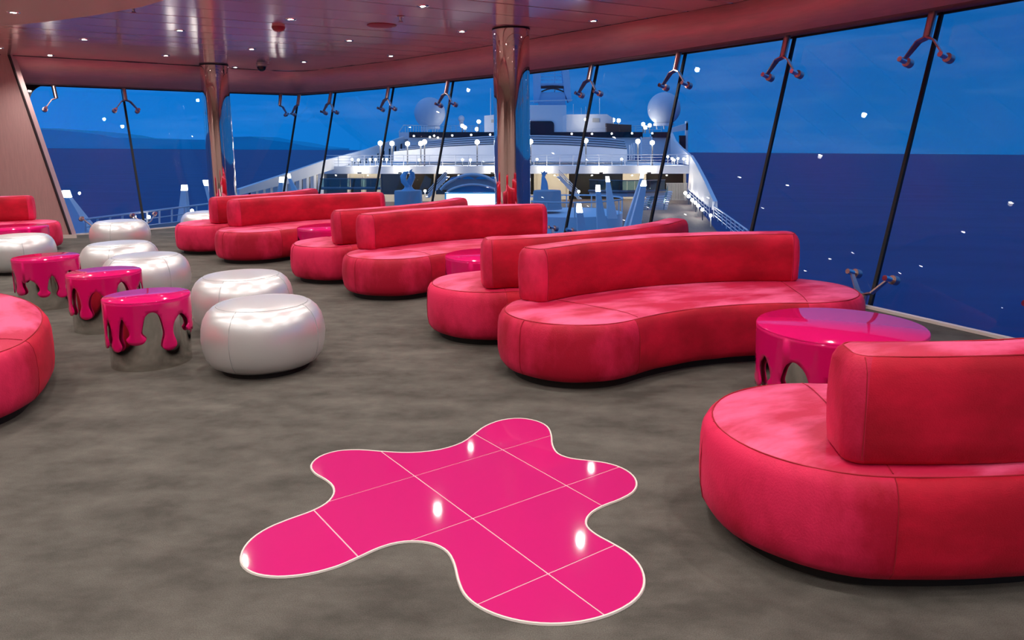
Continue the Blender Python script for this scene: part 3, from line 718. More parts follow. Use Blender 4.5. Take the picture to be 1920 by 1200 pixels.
def S(x, y, Y): return aty(x, y, Y)
def plate(px, Y, depth, name, material, parent=None):
    return MB().prism([S(x, y, Y) for x, y in px], (0, depth, 0)).build(name, material, parent)
def rect(x0, y0, x1, y1): return [(x0, y0), (x1, y0), (x1, y1), (x0, y1)]
def pxbar(a, b_, Y, w, Y2=None):   # a round bar between two image points at given depths
    return MB().tube([S(*a, Y), S(*b_, Y2 or Y)], w, 6)
def railing(name, label, a, b_, Ya, Yb, hpx_a, hpx_b, nposts, nmid, w=.035, cat='railing', group=None):
    r = empty(name, S(*a, Ya)); tag(r, label, cat, group); o_ = Vector(r.location)
    f = lambda t, h: (S(a[0] + (b_[0] - a[0]) * t, a[1] + (b_[1] - a[1]) * t, Ya + (Yb - Ya) * t))
    def P(t, k):
        x = a[0] + (b_[0] - a[0]) * t; Y = 1 / (1 / Ya + (1 / Yb - 1 / Ya) * t)
        y = a[1] + (b_[1] - a[1]) * t + k * (hpx_a + (hpx_b - hpx_a) * t); return S(x, y, Y) - o_
    MB().tube([P(0, 0), P(1, 0)], w, 6).build('top_rail', 'white_rail', r)
    for k in range(nmid): MB().tube([P(0, (k + 1) / (nmid + 1)), P(1, (k + 1) / (nmid + 1))], w * .55, 5).build('mid_rail', 'white_rail', r)
    for k in range(nposts): MB().tube([P(k / (nposts - 1), 0), P(k / (nposts - 1), 1)], w * .9, 5).build('post', 'white_rail', r)
    return r

# lower deck and its facade
lower = struct(MB().prism([(-12, 17, -3.8), (8.2, 17, -3.8), (10.5, 33, -3.8), (12.4, 45, -3.8), (16.6, 68, -3.8), (16.6, 74, -3.8), (-18, 74, -3.8), (-16.8, 66, -3.8), (-14.2, 38, -3.8)], (0, 0, -.3)).build('floor_lower_deck', 'teak_deck'), 'dark planked open deck below the lounge')
fac = empty('deck_facade', S(950, 385, 72)); tag(fac, 'dark glazed facade with cream posts under the white deck edge', 'building'); fo = Vector(fac.location)
def fpart(px, Y, d, name, material):
    o_ = MB().prism([S(x, y, Y) - fo for x, y in px], (0, d, 0)).build(name, material, fac); return o_
for a, b_ in [(608, 655), (712, 760), (760, 815), (815, 930), (930, 1003), (1065, 1168), (1210, 1285)]:
    fpart(rect(a + 1, 326, b_ - 1, 385), 72.3, .3, 'window_glass', 'dark_void')
for a, b_ in [(655, 680), (684, 709)]:
    d_ = fpart(rect(a, 331, b_, 374), 72.2, .2, 'door_leaf', 'cream_paint')
    MB().prism([S(x, y, 72.15) - fo for x, y in rect(a + 3, 334, b_ - 3, 371)], (0, .1, 0)).build('pane', 'dark_void', d_)
fpart(rect(653, 325, 712, 331), 72, .5, 'door_head', 'cream_paint')
for x in (609, 653, 682, 711, 760, 815, 1003, 1065, 1210, 1285): fpart(rect(x - 1.6, 325, x + 1.6, 386), 71.8, .7, 'post', 'cream_paint')
fpart(rect(1168, 325, 1210, 386), 72, .5, 'wall_panel', 'cream_paint'); fpart(rect(1003, 325, 1065, 386), 72, .5, 'wall_panel', 'cream_paint')
fpart(rect(608, 365, 1000, 386), 71.7, .4, 'low_wall', 'cream_paint')

pdk = empty('promenade_deck', S(950, 326, 68)); tag(pdk, 'white upper deck with a broad lit edge spanning the ship', 'deck'); po = Vector(pdk.location)
MB().prism([S(x, y, 68) - po for x, y in [(608, 312), (1294, 310.5), (1294, 325.5), (608, 326)]], (0, .4, 0)).build('edge_band', 'white_paint', pdk)
MB().prism([S(608, 312.6, 68.4) - po, S(1294, 311, 68.4) - po, S(1294, 311, 68.4) + Vector((0, 26, 0)) - po, S(608, 312.6, 68.4) + Vector((0, 26, 0)) - po], (0, 0, -.3)).build('deck_slab', 'white_paint', pdk)
railing('deck_railing', 'white tube railing along the lit upper deck edge', (610, 291.6), (1294, 289.8), 68.1, 68.1, 20.4, 20.6, 29, 3)
wl_l = bpy.data.lights.new('band_light', 'POINT'); wl_l.energy = 60; wl_l.color = (1, .9, .72); wl_l.shadow_soft_size = .15
for i, x in enumerate([674, 750, 835, 923, 1023, 1127, 1217]):
    p = S(x, 323, 67.2); r = empty('wall_light', p); tag(r, 'flood lamp on the white deck edge, %s of seven' % ORD[i], 'lamp', 'flood lamps on the white deck edge')
    MB().box((0, 0, -.05), (.30, .25, .14)).build('housing', 'dark_trim', r); MB().box((0, .05, .04), (.24, .14, .04)).build('lens', 'globe_glow', r)
    MB().bar((0, .1, -.05), (0, .8, -.05), .06, .06).build('arm', 'dark_trim', r)
    lo = bpy.data.objects.new('glow', wl_l); COL.objects.link(lo); lo.parent = r; lo.location = (0, .1, .22)

dh = bpy.data.lights.new('added_deck_light', 'POINT'); dh.energy = 130; dh.color = (1, .88, .66); dh.shadow_soft_size = .15  # lamps added below the slab to warm the facade and lower deck
for i, x in enumerate([630, 690, 770, 860, 960, 1040, 1110, 1185, 1250]):
    p = S(x, 329.5, 69.6); r = empty('added_deck_lamp', p); tag(r, 'small added lamp under the white upper deck, %s of nine' % ORD[i], 'lamp', 'added lamps under the upper deck')
    MB().lathe([(.10, 0), (.12, .05), (.12, .1)], 12).build('housing', 'pole_grey', r, True); MB().lathe([(.002, -.012), (.1, -.005)], 12, cap=False).build('lens', 'globe_glow', r)
    lo = bpy.data.objects.new('glow', dh); COL.objects.link(lo); lo.parent = r; lo.location = (0, -.3, -.25)

# sloping side screens
def sidewall(name, label, topL, botL, Ys, nrib, mat_beam='white_paint', beam=True, xth=.25):
    r = empty(name, S(*botL[len(botL) // 2], Ys[len(Ys) // 2])); tag(r, label, 'screen'); o_ = Vector(r.location)
    n = len(topL); T = [S(*p, Y) - o_ for p, Y in zip(topL, Ys)]; B = [S(*p, Y) - o_ for p, Y in zip(botL, Ys)]
    off = Vector((xth, 0, 0))
    V = T + B + [p + off for p in T] + [p + off for p in B]; F = []
    for i in range(n - 1): F += [(i, i + 1, n + i + 1, n + i), (2 * n + i + 1, 2 * n + i, 3 * n + i, 3 * n + i + 1), (i + 1, i, 2 * n + i, 2 * n + i + 1), (n + i, n + i + 1, 3 * n + i + 1, 3 * n + i)]
    F += [(0, n, 3 * n, 2 * n), (n - 1, 3 * n - 1, 4 * n - 1, 2 * n - 1)]
    mesh('panel', V, F, mat_beam, r); return r
Ysl = [38, 52, 66, 78, 95]
r = sidewall('sloping_side_screen', 'long white sloping side screen with dark openings at the left of the ship', [(440, 355), (533, 325), (606, 300), (684, 280), (767, 251)], [(440, 366), (533, 345), (606, 322), (684, 296), (767, 262)], Ysl, 0)
o_ = Vector(r.location)
def yl(x):
    xs = [440, 533, 606, 684, 767]
    for i in range(4):
        if x <= xs[i + 1]: return Ysl[i] + (Ysl[i + 1] - Ysl[i]) * (x - xs[i]) / (xs[i + 1] - xs[i])
    return 95
def ytop(x):
    xs = [440, 533, 606, 684, 767]; ys = [366, 345, 322, 296, 262]
    for i in range(4):
        if x <= xs[i + 1]: return ys[i] + (ys[i + 1] - ys[i]) * (x - xs[i]) / (xs[i + 1] - xs[i])
    return 262
for a in range(470, 606, 14):
    MB().prism([S(x, y, yl(x)) - o_ for x, y in [(a, ytop(a) - 2), (a + 5, ytop(a + 5) - 2), (a + 5, 378), (a, 378)]], (.2, .3, 0)).build('rib', 'white_paint', r)
MB().prism([S(466, ytop(466), yl(466) + 3.5) - o_, S(606, ytop(606), 70) - o_, S(606, 378, 70) - o_, S(466, 378, yl(466) + 3.5) - o_], (.3, .3, 0)).build('dark_opening', 'dark_void', r)
for a in range(622, 762, 11):
    yb = 312 if a < 735 else 285
    MB().prism([S(x, y, yl(x)) - o_ for x, y in [(a, ytop(a) - 2), (a + 4, ytop(a + 4) - 2), (a + 4, yb), (a, yb)]], (.2, .3, 0)).build('rib', 'white_paint', r)
MB().prism([S(x, y, yl(x) + 3) - o_ for x, y in [(618, ytop(618)), (684, ytop(684)), (762, ytop(762)), (762, 286), (735, 290), (735, 311), (618, 311)]], (.3, .3, 0)).build('dark_opening', 'dark_void', r)
r = sidewall('sloping_side_screen', 'tall white sloping side screen at the right of the ship above the walkway', [(1294, 291), (1304, 307.5), (1320, 339), (1337.5, 377.5)], [(1290, 353), (1303, 364), (1320, 379), (1337.5, 393)], [68, 60, 52, 45], 0)
o_ = Vector(r.location)
for i in range(9):
    t = i / 8; x = 1294 + 43 * t; Y = 68 - 23 * t; yt = 291 + 86 * t; yb = 354 + 39 * t
    MB().bar(S(x, yt + 1, Y - .1) - o_, S(x, yb, Y - .1) - o_, .16, .16).build('rib', 'white_rail', r)
r = sidewall('curved_fin', 'curved white fin rising to the upper deck at the right of the ship', [(1257, 248), (1264, 264), (1275, 276), (1291, 290)], [(1257, 300), (1264, 303), (1275, 306), (1291, 309)], [84, 80, 75, 69], 0)
railing('walkway_railing', 'lit railing along the outer edge of the right walkway', (1338, 386), (1402, 432), 45, 33, 22, 32, 9, 3, .04)
railing('walkway_railing', 'inner railing at the foot of the right side screen', (1290, 354), (1330, 388), 66, 46, 16, 22, 9, 2, .03)

gate = empty('slatted_gate', S(1268, 376, 66)); tag(gate, 'pale slatted gate closing the right walkway', 'gate'); go = Vector(gate.location)
for i in range(16):
    x = 1250 + i * 2.45; MB().prism([S(a, b_, 66) - go for a, b_ in rect(x, 343, x + 1.5, 375.5)], (0, .08, 0)).build('slat', 'cream_paint', gate)
for y in (343, 374): MB().prism([S(a, b_, 66.1) - go for a, b_ in rect(1249, y, 1289, y + 1.5)], (0, .08, 0)).build('rail', 'cream_paint', gate)

# lamps
bl = bpy.data.lights.new('globe_light', 'POINT'); bl.energy = 62; bl.color = (1, .9, .74); bl.shadow_soft_size = .25
def globe(x, y, Y, rpx, ybase, label, group, lit=True, cat='lamp', name='globe_lamp'):
    p = S(x, ybase, Y); r = empty(name, p); tag(r, label, cat, group)
    h = (S(x, y, Y) - p); rad = rpx * Y / FPX
    if h.length > rad * 1.5: MB().tube([(0, 0, 0), h - Vector((0, 0, rad * .7))], min(.07, rad * .35), 6).build('pole', 'pole_grey', r)
    else: MB().lathe([(rad * .6, 0), (rad * .5, .05)], 8).build('base', 'white_rail', r)
    prof = [(max(rad * math.sin(t * PI / 8), .002), -rad * math.cos(t * PI / 8)) for t in range(9)]
    MB().lathe(prof, 12, c=h).build('globe', 'globe_glow', r, True)
    if lit:
        lo = bpy.data.objects.new('glow', bl); COL.objects.link(lo); lo.parent = r; lo.location = h + Vector((0, -rad * 2.0, 0))
G1 = [(713, 268.5), (735, 269), (764, 269.5), (789, 269), (796, 266), (894.7, 266.5), (995, 265.5), (1098.6, 264), (1196, 265), (1223, 267.6)]
for i, (x, y) in enumerate(G1): globe(x, y, 69 if x not in (764, 789) else 72, 4.4, 311.5, 'globe lamp on a pole along the promenade, %s of ten' % ORD[i], 'globe lamps along the promenade')
G2 = [(867, 236), (872, 239), (894, 242), (897.6, 228), (1150, 225), (1160, 226), (1206, 233), (1210, 239), (1218, 235)]
for i, (x, y) in enumerate(G2): globe(x, y, 91 + 1.3 * (i % 3), 3.6, 250, 'lamp on the topmost deck, %s of nine' % ORD[i], 'lamps on the topmost deck', lit=(i in (2, 4)))
G3 = [(776, 255), (806, 257), (814, 254.6), (821, 258), (848, 254), (883.5, 253), (919, 252.5), (1072, 251), (1110, 251), (1147, 250.5), (1185, 250), (1223, 250)]
for i, (x, y) in enumerate(G3): globe(x, y, 88, 1.7, y + 2, 'small light along the dark strip of the top deck, %s of twelve' % ORD[i], 'small lights on the top deck strip', False, name='strip_light')
G4 = [(637, 301), (660, 299), (672, 300), (694, 299), (704, 299), (716, 298), (725, 299), (786, 300), (867, 299.6), (882, 300), (1007, 299), (1165.6, 298.5)]
for i, (x, y) in enumerate(G4): globe(x, y, 71, 2.4, 311, 'low light behind the promenade railing, %s of twelve' % ORD[i], 'low lights behind the promenade railing', i % 3 == 0, name='deck_light')
G5 = [(1252, 294), (1260, 297), (1264, 300), (1271, 297), (1282, 298)]
for i, (x, y) in enumerate(G5): globe(x, y, 70, 2.3, 308, 'low light at the right promenade end, %s of five' % ORD[i], 'lights at the right end of the promenade', i == 2, name='deck_light')
G6 = [(1285, 362, 64), (1291, 368, 61), (1298, 375, 58), (1304, 380, 55), (1309, 385.5, 53), (1317, 393, 49), (1332.5, 404, 44)]
for i, (x, y, Y) in enumerate(G6): globe(x, y, Y, 3.2, y + 14 + i * 1.2, 'bollard light along the right walkway, %s of seven' % ORD[i], 'bollard lights on the right walkway', i % 2 == 0, name='bollard_light')
globe(1251, 377, 56, 3, 392, 'bollard light at the foot of the glass stair on the walkway', None, True, name='bollard_light')
globe(797, 358, 66, 2.6, 369, 'bollard light at the foot of the far stair beside the left sculpture', None, True, name='bollard_light')
globe(1085, 359, 60, 2.6, 372, 'bollard light at the foot of the stair near the right sculpture', None, True, name='bollard_light')

# stepped sliding roof
rf = empty('stepped_roof', S(950, 302, 74)); tag(rf, 'broad white stepped roof over the pool behind the promenade lamps', 'roof'); ro = Vector(rf.location)
top0 = [(738, 284), (785, 279.5), (830, 275.5), (880, 273), (925, 271.5), (996, 271), (1045, 272), (1090, 274), (1135, 276.5), (1176, 280)]
for k in range(5):
    f = 1 - k * .02
    T_ = [(950 + (x - 950) * (1 - .028 * k) + 5 * k, y - 4.4 * k) for x, y in top0]
    B_ = [(T_[-1][0], 303 if k == 0 else T_[-1][1] + 6), (T_[0][0], 303 if k == 0 else T_[0][1] + 6)]
    MB().prism([S(x, y, 74 + 2.2 * k) - ro for x, y in T_ + B_], (0, 2.2, 0)).build('roof_step', 'white_paint', rf)
for k in range(1, 5):
    T_ = [(950 + (x - 950) * (1 - .028 * k) + 5 * k, y - 4.4 * k) for x, y in top0]
    MB().tube([S(x, y + 3.6, 74 + 2.2 * k - .05) - ro for x, y in T_], .10, 6).build('step_joint', 'pole_grey', rf)
for i, x in enumerate([1180, 1184, 1188]):
    MB().prism([S(a, b_, 75 + i) - ro for a, b_ in rect(x, 272 - i * 2, x + 2, 300)], (0, .2, 0)).build('end_post', 'white_paint', rf)

# upper deck: dark strip, railing, stair
ud = empty('top_deck', S(1000, 258, 88)); tag(ud, 'top deck with a dark glazed strip above the stepped roof', 'deck'); uo = Vector(ud.location)
for a, b_ in [(767, 905), (905, 1062), (1062, 1150), (1150, 1205), (1222, 1262)]:
    MB().prism([S(x, y, 88) - uo for x, y in rect(a, 247.5, b_, 258)], (0, .5, 0)).build('dark_panel', 'dark_glass', ud)
MB().prism([S(x, y, 88.5) - uo for x, y in rect(765, 257, 1262, 292)], (0, 8, 0)).build('deck_block', 'white_paint', ud)
railing('top_railing', 'fine railing above the dark strip left of the column', (775, 236), (905, 236), 89, 89, 12, 12, 14, 2, .03)
railing('top_railing', 'fine railing above the dark strip right of the column', (1062, 244.5), (1240, 233), 89, 89, 5, 14, 12, 2, .03)
wing = empty('deck_wing', S(760, 256, 92)); tag(wing, 'white framed wing at the left end of the top deck', 'deck wing'); wo = Vector(wing.location)
MB().prism([S(x, y, 92) - wo for x, y in [(748, 248), (800, 248), (800, 257), (748, 262)]], (0, 2, 0)).build('wing_panel', 'white_paint', wing)
for i in range(10): MB().tube([S(755 + i * 5, 235 + max(0, 12 - i * 9), 92) - wo, S(755 + i * 5, 249, 92) - wo], .05, 5).build('post', 'white_rail', wing)
MB().tube([S(748, 248, 92) - wo, S(757, 234.5, 92) - wo, S(802, 236, 92) - wo], .06, 5).build('frame_bar', 'white_rail', wing)
st = empty('outside_stair', S(1212, 300, 80)); tag(st, 'steep stair between the promenade and the top deck', 'stairs'); so = Vector(st.location)
for i in range(11): MB().prism([S(x, y, 80 + i * .5) - so for x, y in rect(1203, 297 - i * 3.6, 1221, 299 - i * 3.6)], (0, .5, 0)).build('tread', 'white_rail', st)
for x in (1202, 1222): MB().bar(S(x, 300, 80) - so, S(x, 258, 86) - so, .12, .2).build('stringer', 'white_rail', st)
rwing = empty('pillar_wing', S(1284, 290, 84)); tag(rwing, 'tall white pillar with a dark window at the right end of the top deck', 'deck wing'); qo = Vector(rwing.location)
MB().prism([S(x, y, 84) - qo for x, y in rect(1286.5, 227, 1290, 290)], (0, .6, 0)).build('pillar', 'white_paint', rwing)
MB().prism([S(x, y, 84.2) - qo for x, y in rect(1274, 254, 1286, 279)], (0, .3, 0)).build('window', 'dark_glass', rwing)
MB().prism([S(x, y, 84) - qo for x, y in [(1258, 240), (1290, 230), (1290, 244), (1258, 248)]], (0, .3, 0)).build('wing_panel', 'white_paint', rwing)

# funnel house, mast, deck boxes
fh = empty('funnel_house', S(985, 256, 96)); tag(fh, 'white funnel house with a round-cornered dark window, partly behind the column', 'building'); ho = Vector(fh.location)
MB().prism([S(x, y, 96) - ho for x, y in [(908, 256), (908, 217), (940, 214), (958, 197), (1062, 197), (1062, 256)]], (0, 8, 0)).build('wall', 'white_paint', fh)
wpx = [(940, 227), (1032, 227)] + [(1032 + 7 * math.sin(t), 234 - 7 * math.cos(t)) for t in (.4, .8, 1.2, 1.57)] + [(1039, 253.5), (940, 253.5)]
MB().prism([S(x, y, 95.8) - ho for x, y in wpx], (0, .3, 0)).build('window', 'dark_glass', fh)
MB().prism([S(x, y, 95.9) - ho for x, y in rect(921, 224, 926, 230)], (0, .15, 0)).build('vent', 'cream_paint', fh)
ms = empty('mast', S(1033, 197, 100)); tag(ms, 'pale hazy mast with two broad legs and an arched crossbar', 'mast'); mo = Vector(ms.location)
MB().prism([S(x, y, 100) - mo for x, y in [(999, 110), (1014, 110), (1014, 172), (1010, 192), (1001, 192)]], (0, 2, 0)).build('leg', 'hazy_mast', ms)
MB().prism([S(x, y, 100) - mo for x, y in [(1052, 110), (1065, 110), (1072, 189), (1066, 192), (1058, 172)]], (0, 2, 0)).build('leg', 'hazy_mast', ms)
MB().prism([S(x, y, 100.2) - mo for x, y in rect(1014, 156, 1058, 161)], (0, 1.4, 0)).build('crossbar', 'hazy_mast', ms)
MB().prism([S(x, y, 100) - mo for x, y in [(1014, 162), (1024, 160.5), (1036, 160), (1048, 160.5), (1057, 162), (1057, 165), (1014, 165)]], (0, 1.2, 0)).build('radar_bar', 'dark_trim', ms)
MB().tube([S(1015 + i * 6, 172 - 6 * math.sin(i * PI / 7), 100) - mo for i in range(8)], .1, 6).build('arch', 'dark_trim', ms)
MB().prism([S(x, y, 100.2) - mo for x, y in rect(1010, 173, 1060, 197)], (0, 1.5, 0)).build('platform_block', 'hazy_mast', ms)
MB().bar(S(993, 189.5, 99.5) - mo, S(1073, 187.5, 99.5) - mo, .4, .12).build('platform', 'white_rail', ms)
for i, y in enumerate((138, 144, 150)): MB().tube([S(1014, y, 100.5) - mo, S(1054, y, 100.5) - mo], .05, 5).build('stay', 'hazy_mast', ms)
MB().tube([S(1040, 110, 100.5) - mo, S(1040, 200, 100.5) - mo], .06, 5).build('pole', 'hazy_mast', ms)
bx = empty('deck_house', S(1105, 250, 90)); tag(bx, 'small white deck house with a wall lamp and vent, right of the mast', 'building'); bo = Vector(bx.location)
MB().prism([S(x, y, 90) - bo for x, y in [(1062, 250), (1062, 214.5), (1138, 214), (1150, 222), (1150, 250)]], (0, 6, 0)).build('wall', 'white_paint', bx)
MB().prism([S(x, y, 89.9) - bo for x, y in rect(1111, 221.5, 1124, 229)], (0, .15, 0)).build('vent', 'cream_paint', bx)
globe(1098, 224, 88.8, 2.6, 226, 'wall lamp on the small white deck house', None, True, name='wall_lamp')
for i, (x0, x1) in enumerate([(1137, 1161), (1162, 1184)]):
    o_ = MB().prism([S(x, y, 88.9) for x, y in [(x0, 231 + i * 2), (x1, 233 + i), (x1, 249), (x0 + 1, 249)]], (0, 1.2, 0)).build('wooden_bin', 'brown_wood')
    tag(o_, ['brown wooden bin beside the small deck house', 'second brown wooden bin, right of the first on the top deck'][i], 'bin')
for i, (x, y0, y1) in enumerate([(920, 165, 217), (1090, 202, 214), (1098, 200, 214), (1124, 184, 214), (1075, 195, 214)]):
    o_ = pxbar((x, y0), (x, y1), 93, .05).build('antenna', 'white_rail'); tag(o_, 'thin whip antenna on the deck house roofs, %s of five' % ['standing left of the column', 'third from the left', 'fourth from the left', 'tallest, at the right', 'second from the left'][i], 'antenna', 'whip antennas')

def radome(cx, cy, rpx, Y, label, standpx):
    c = S(cx, cy, Y); R = rpx * Y / FPX; r = empty('radome', S(cx, cy + rpx + standpx, Y)); tag(r, label, 'radome', 'radomes'); o_ = Vector(r.location)
    prof = [(max(R * math.sin(t * PI / 20), .002), R * math.cos(t * PI / 20)) for t in range(0, 18)]
    MB().lathe(list(reversed(prof)), 40, c=c - o_).build('dome', 'radome_white', r, True)
    z0 = -R * .88; MB().lathe([(R * .62, z0 - R * .14), (R * .62, z0 + .02)], 32, c=c - o_).build('collar', 'white_paint', r)
    for k in range(6):
        a = k * PI / 3 + .3; MB().tube([c - o_ + Vector((R * .5 * math.cos(a), R * .5 * math.sin(a), z0 - R * .14)), Vector((R * .5 * math.cos(a), R * .5 * math.sin(a), 0))], .07, 6).build('stand_leg', 'white_rail', r)
radome(806, 212, 28.5, 94, 'large white radome on the top deck left of the column', 8)
radome(1245, 204, 30, 94, 'large white radome on the top deck at the right', 8)
radome(865, 222.5, 6, 98, 'small white radome beside the column', 6)

# big screen with arched pool canopy
sc_ = empty('outdoor_screen', S(882, 392, 56)); tag(sc_, 'glowing white outdoor screen on the lower deck', 'screen'); qo = Vector(sc_.location)
MB().prism([S(x, y, 56) - qo for x, y in rect(834, 361, 932, 392)], (0, .5, 0)).build('frame', 'cyan_panel', sc_)
MB().prism([S(x, y, 55.9) - qo for x, y in rect(837, 363.5, 929, 390)], (0, .1, 0)).build('display', 'screen_glow', sc_)
cp_ = empty('arched_canopy', S(880, 362, 62)); tag(cp_, 'blue lit arched glass canopy above the outdoor screen', 'canopy'); qo = Vector(cp_.location)
def archpx(x0, x1, yb, yt, n=14): return [(x0 + (x1 - x0) * i / n, yb - (yb - yt) * math.sin(PI * i / n) ** .75) for i in range(n + 1)]
A_ = archpx(826, 946, 356, 327)
MB().prism([S(x, y, 62) - qo for x, y in A_], (0, .15, 0)).build('back_panel', 'plinth_blue', cp_)
MB().tube([S(x, y, 61.8) - qo for x, y in A_], .14, 6).build('rim', 'white_rail', cp_)
A_ = archpx(838, 936, 360, 346)
MB().prism([S(x, y, 61) - qo for x, y in A_], (0, .1, 0)).build('front_panel', 'cyan_panel', cp_)
MB().tube([S(x, y, 60.8) - qo for x, y in A_], .1, 6).build('front_rim', 'white_rail', cp_)
for i in range(4):
    A2 = archpx(842 + i * 24, 866 + i * 24, 336, 331, 6)
    MB().prism([S(x, y, 61.7) - qo for x, y in A2], (0, .05, 0)).build('scallop', 'cyan_panel', cp_)

# far stairs on the lower deck
def px_stair(name, label, a, b_, Y, n):
    r = empty(name, S(*a, Y)); tag(r, label, 'stairs'); o_ = Vector(r.location)
    for i in range(n):
        t = i / (n - 1); x = a[0] + (b_[0] - a[0]) * t; y = a[1] + (b_[1] - a[1]) * t
        p = S(x, y, Y) - o_; MB().box((p.x, p.y, p.z), (.35, 1.4, .08)).build('tread', 'white_rail', r)
    for h in (5, 9, 13): MB().tube([S(a[0], a[1] - h, Y - .7) - o_, S(b_[0], b_[1] - h, Y - .7) - o_], .04, 5).build('handrail', 'white_rail', r)
    MB().bar(S(a[0], a[1], Y - .7) - o_, S(b_[0], b_[1], Y - .7) - o_, .08, .25).build('stringer', 'white_rail', r)
px_stair('deck_stair', 'stair rising right under the white deck, beside the left sculpture', (803, 369), (838, 332), 66, 9)
px_stair('deck_stair', 'stair descending right under the white deck, beyond the right sculpture', (1086, 372), (1048, 332), 66, 9)

# sculptures on plinths
def plinth(x0, x1, yt, yb, Y, label):
    c = S((x0 + x1) / 2, yb, Y); h = (S((x0 + x1) / 2, yt, Y) - c).z; R = (x1 - x0) / 2 * Y / FPX
    r = empty('plinth', c); tag(r, label, 'plinth'); MB().lathe([(R * 1.04, 0), (R, h - .08), (R * .96, h)], 32).build('drum', 'plinth_blue', r, True)
    MB().lathe([(R * 1.08, 0), (R * 1.08, .12)], 32).build('foot', 'plinth_blue', r, True)
plinth(741, 792, 357, 398, 40, 'blue grey drum plinth under the left sculpture')
plinth(1000, 1052, 357, 392, 37, 'blue grey drum plinth under the right sculpture')
def fish(pts, rad, mb, Y):
    mb.tube([S(x, y, Y + dz) - sco for x, y, dz in pts], rad, 10)
r = empty('dolphin_sculpture', S(766, 357, 40)); tag(r, 'blue sculpture of two leaping dolphins on the left plinth', 'sculpture'); sco = Vector(r.location)
mb = MB(); fish([(767, 357, 0), (764, 349, -.1), (757, 340, -.1), (756, 331, 0), (760, 325, .1), (766, 322, .1)], [.10, .13, .16, .17, .12, .03], mb, 40); mb.build('dolphin', 'sculpture_blue', r, True)
mb = MB(); fish([(768, 357, .1), (767, 349, .2), (769, 340, .2), (773, 332, .2), (773, 325, .1), (770, 321, 0)], [.12, .14, .18, .17, .12, .03], mb, 40); mb.build('dolphin', 'sculpture_blue', r, True)
MB().prism([S(x, y, 40) - sco for x, y in [(766, 325), (768, 320), (772.5, 316.5), (772, 322), (774, 324)]], (0, .12, 0)).build('tail_fin', 'sculpture_blue', r)
MB().prism([S(x, y, 40) - sco for x, y in [(756, 329), (758, 324), (762, 323), (762, 328)]], (0, .12, 0)).build('fin', 'sculpture_blue', r)
MB().lathe([(.4, 0), (.25, .1), (.2, .2)], 16).build('foot', 'sculpture_blue', r, True)
r = empty('tail_sculpture', S(1021, 357, 40)); tag(r, 'slender blue dolphin-tail sculpture on the right plinth', 'sculpture'); sco = Vector(r.location)
mb = MB(); fish([(1021, 357, 0), (1021, 350, 0), (1020.5, 342, 0), (1019, 334, 0), (1018, 329, 0)], [.22, .20, .17, .11, .06], mb, 40); mb.build('dolphin_body', 'sculpture_blue', r, True)
MB().prism([S(x, y, 40) - sco for x, y in [(1018, 333), (1013.5, 320), (1017, 324), (1021.5, 320), (1023, 323), (1027, 322), (1021, 332)]], (0, .12, 0)).build('tail_fin', 'sculpture_blue', r)

# tapering light pylons
def pylon(top, lamp, base, Y, label, d=.5):
    """each: (x0, x1, y)"""
    r = empty('light_pylon', S((base[0] + base[1]) / 2, base[2], Y)); tag(r, label, 'light pylon', 'tapering light pylons'); o_ = Vector(r.location)
    def band(a, b_, name, material):
        A = [S(a[0], a[2], Y), S(a[1], a[2], Y)]; B = [S(b_[1], b_[2], Y), S(b_[0], b_[2], Y)]
        da = (a[1] - a[0]) * Y / FPX; db = (b_[1] - b_[0]) * Y / FPX; V = []
        for q, dd in ((A[0], da), (A[1], da), (B[0], db), (B[1], db)): V.append(q - o_)
        for q, dd in ((A[0], da), (A[1], da), (B[0], db), (B[1], db)): V.append(q - o_ + Vector((0, dd, 0)))
        mesh(name, V, [(3, 2, 1, 0), (4, 5, 6, 7), (0, 1, 5, 4), (1, 2, 6, 5), (2, 3, 7, 6), (3, 0, 4, 7)], material, r)
    band(lamp, base, 'shaft', 'pylon_blue')
    k = 4
    for i in range(k):
        f0, f1 = i / k, (i + .86) / k; L_ = lambda f: tuple(top[j] + (lamp[j] - top[j]) * f for j in range(3))
        band(L_(f0), L_(f1), 'lamp_segment', 'pylon_glow')
pylon((1118, 1125, 347), (1117.5, 1126, 359.5), (1121.5, 1142, 440), 26, 'tapering light pylon in the right group, second from the left and tallest looking')
pylon((1136, 1142, 331), (1136.7, 1144, 341), (1140, 1158, 410), 30, 'tapering light pylon in the right group, third from the left')
pylon((1202, 1208, 326), (1200.5, 1206.5, 334.5), (1168, 1192, 440), 29, 'rear of the two light pylons leaning right')
pylon((1205.5, 1211.5, 338.4), (1202, 1212, 349), (1178, 1200, 440), 26, 'front of the two light pylons leaning right')
pylon((1082, 1089.7, 382), (1081.6, 1093, 398.7), (1084, 1103, 445), 22, 'shortest light pylon, leftmost of the right group just right of the middle sofa')
pylon((114, 124.7, 357.5), (118, 129, 370.6), (136, 170, 440), 24, 'light pylon leaning beside the slanting wall panel at the far left')
pylon((340, 348, 347), (339, 348.4, 357.5), (330, 351, 432), 26, 'upright light pylon seen through the far left window')
pylon((380, 388, 338), (382.5, 390, 348), (401, 424, 420), 28, 'leaning light pylon just left of the far column')
pylon((524, 531, 332), (523, 530, 342), (512, 528, 402), 32, 'light pylon left of the window corner joint, in front of the dark openings')
pylon((537, 542.4, 326), (539.7, 544.4, 334), (560, 577, 400), 32, 'light pylon leaning left in front of the dark openings')

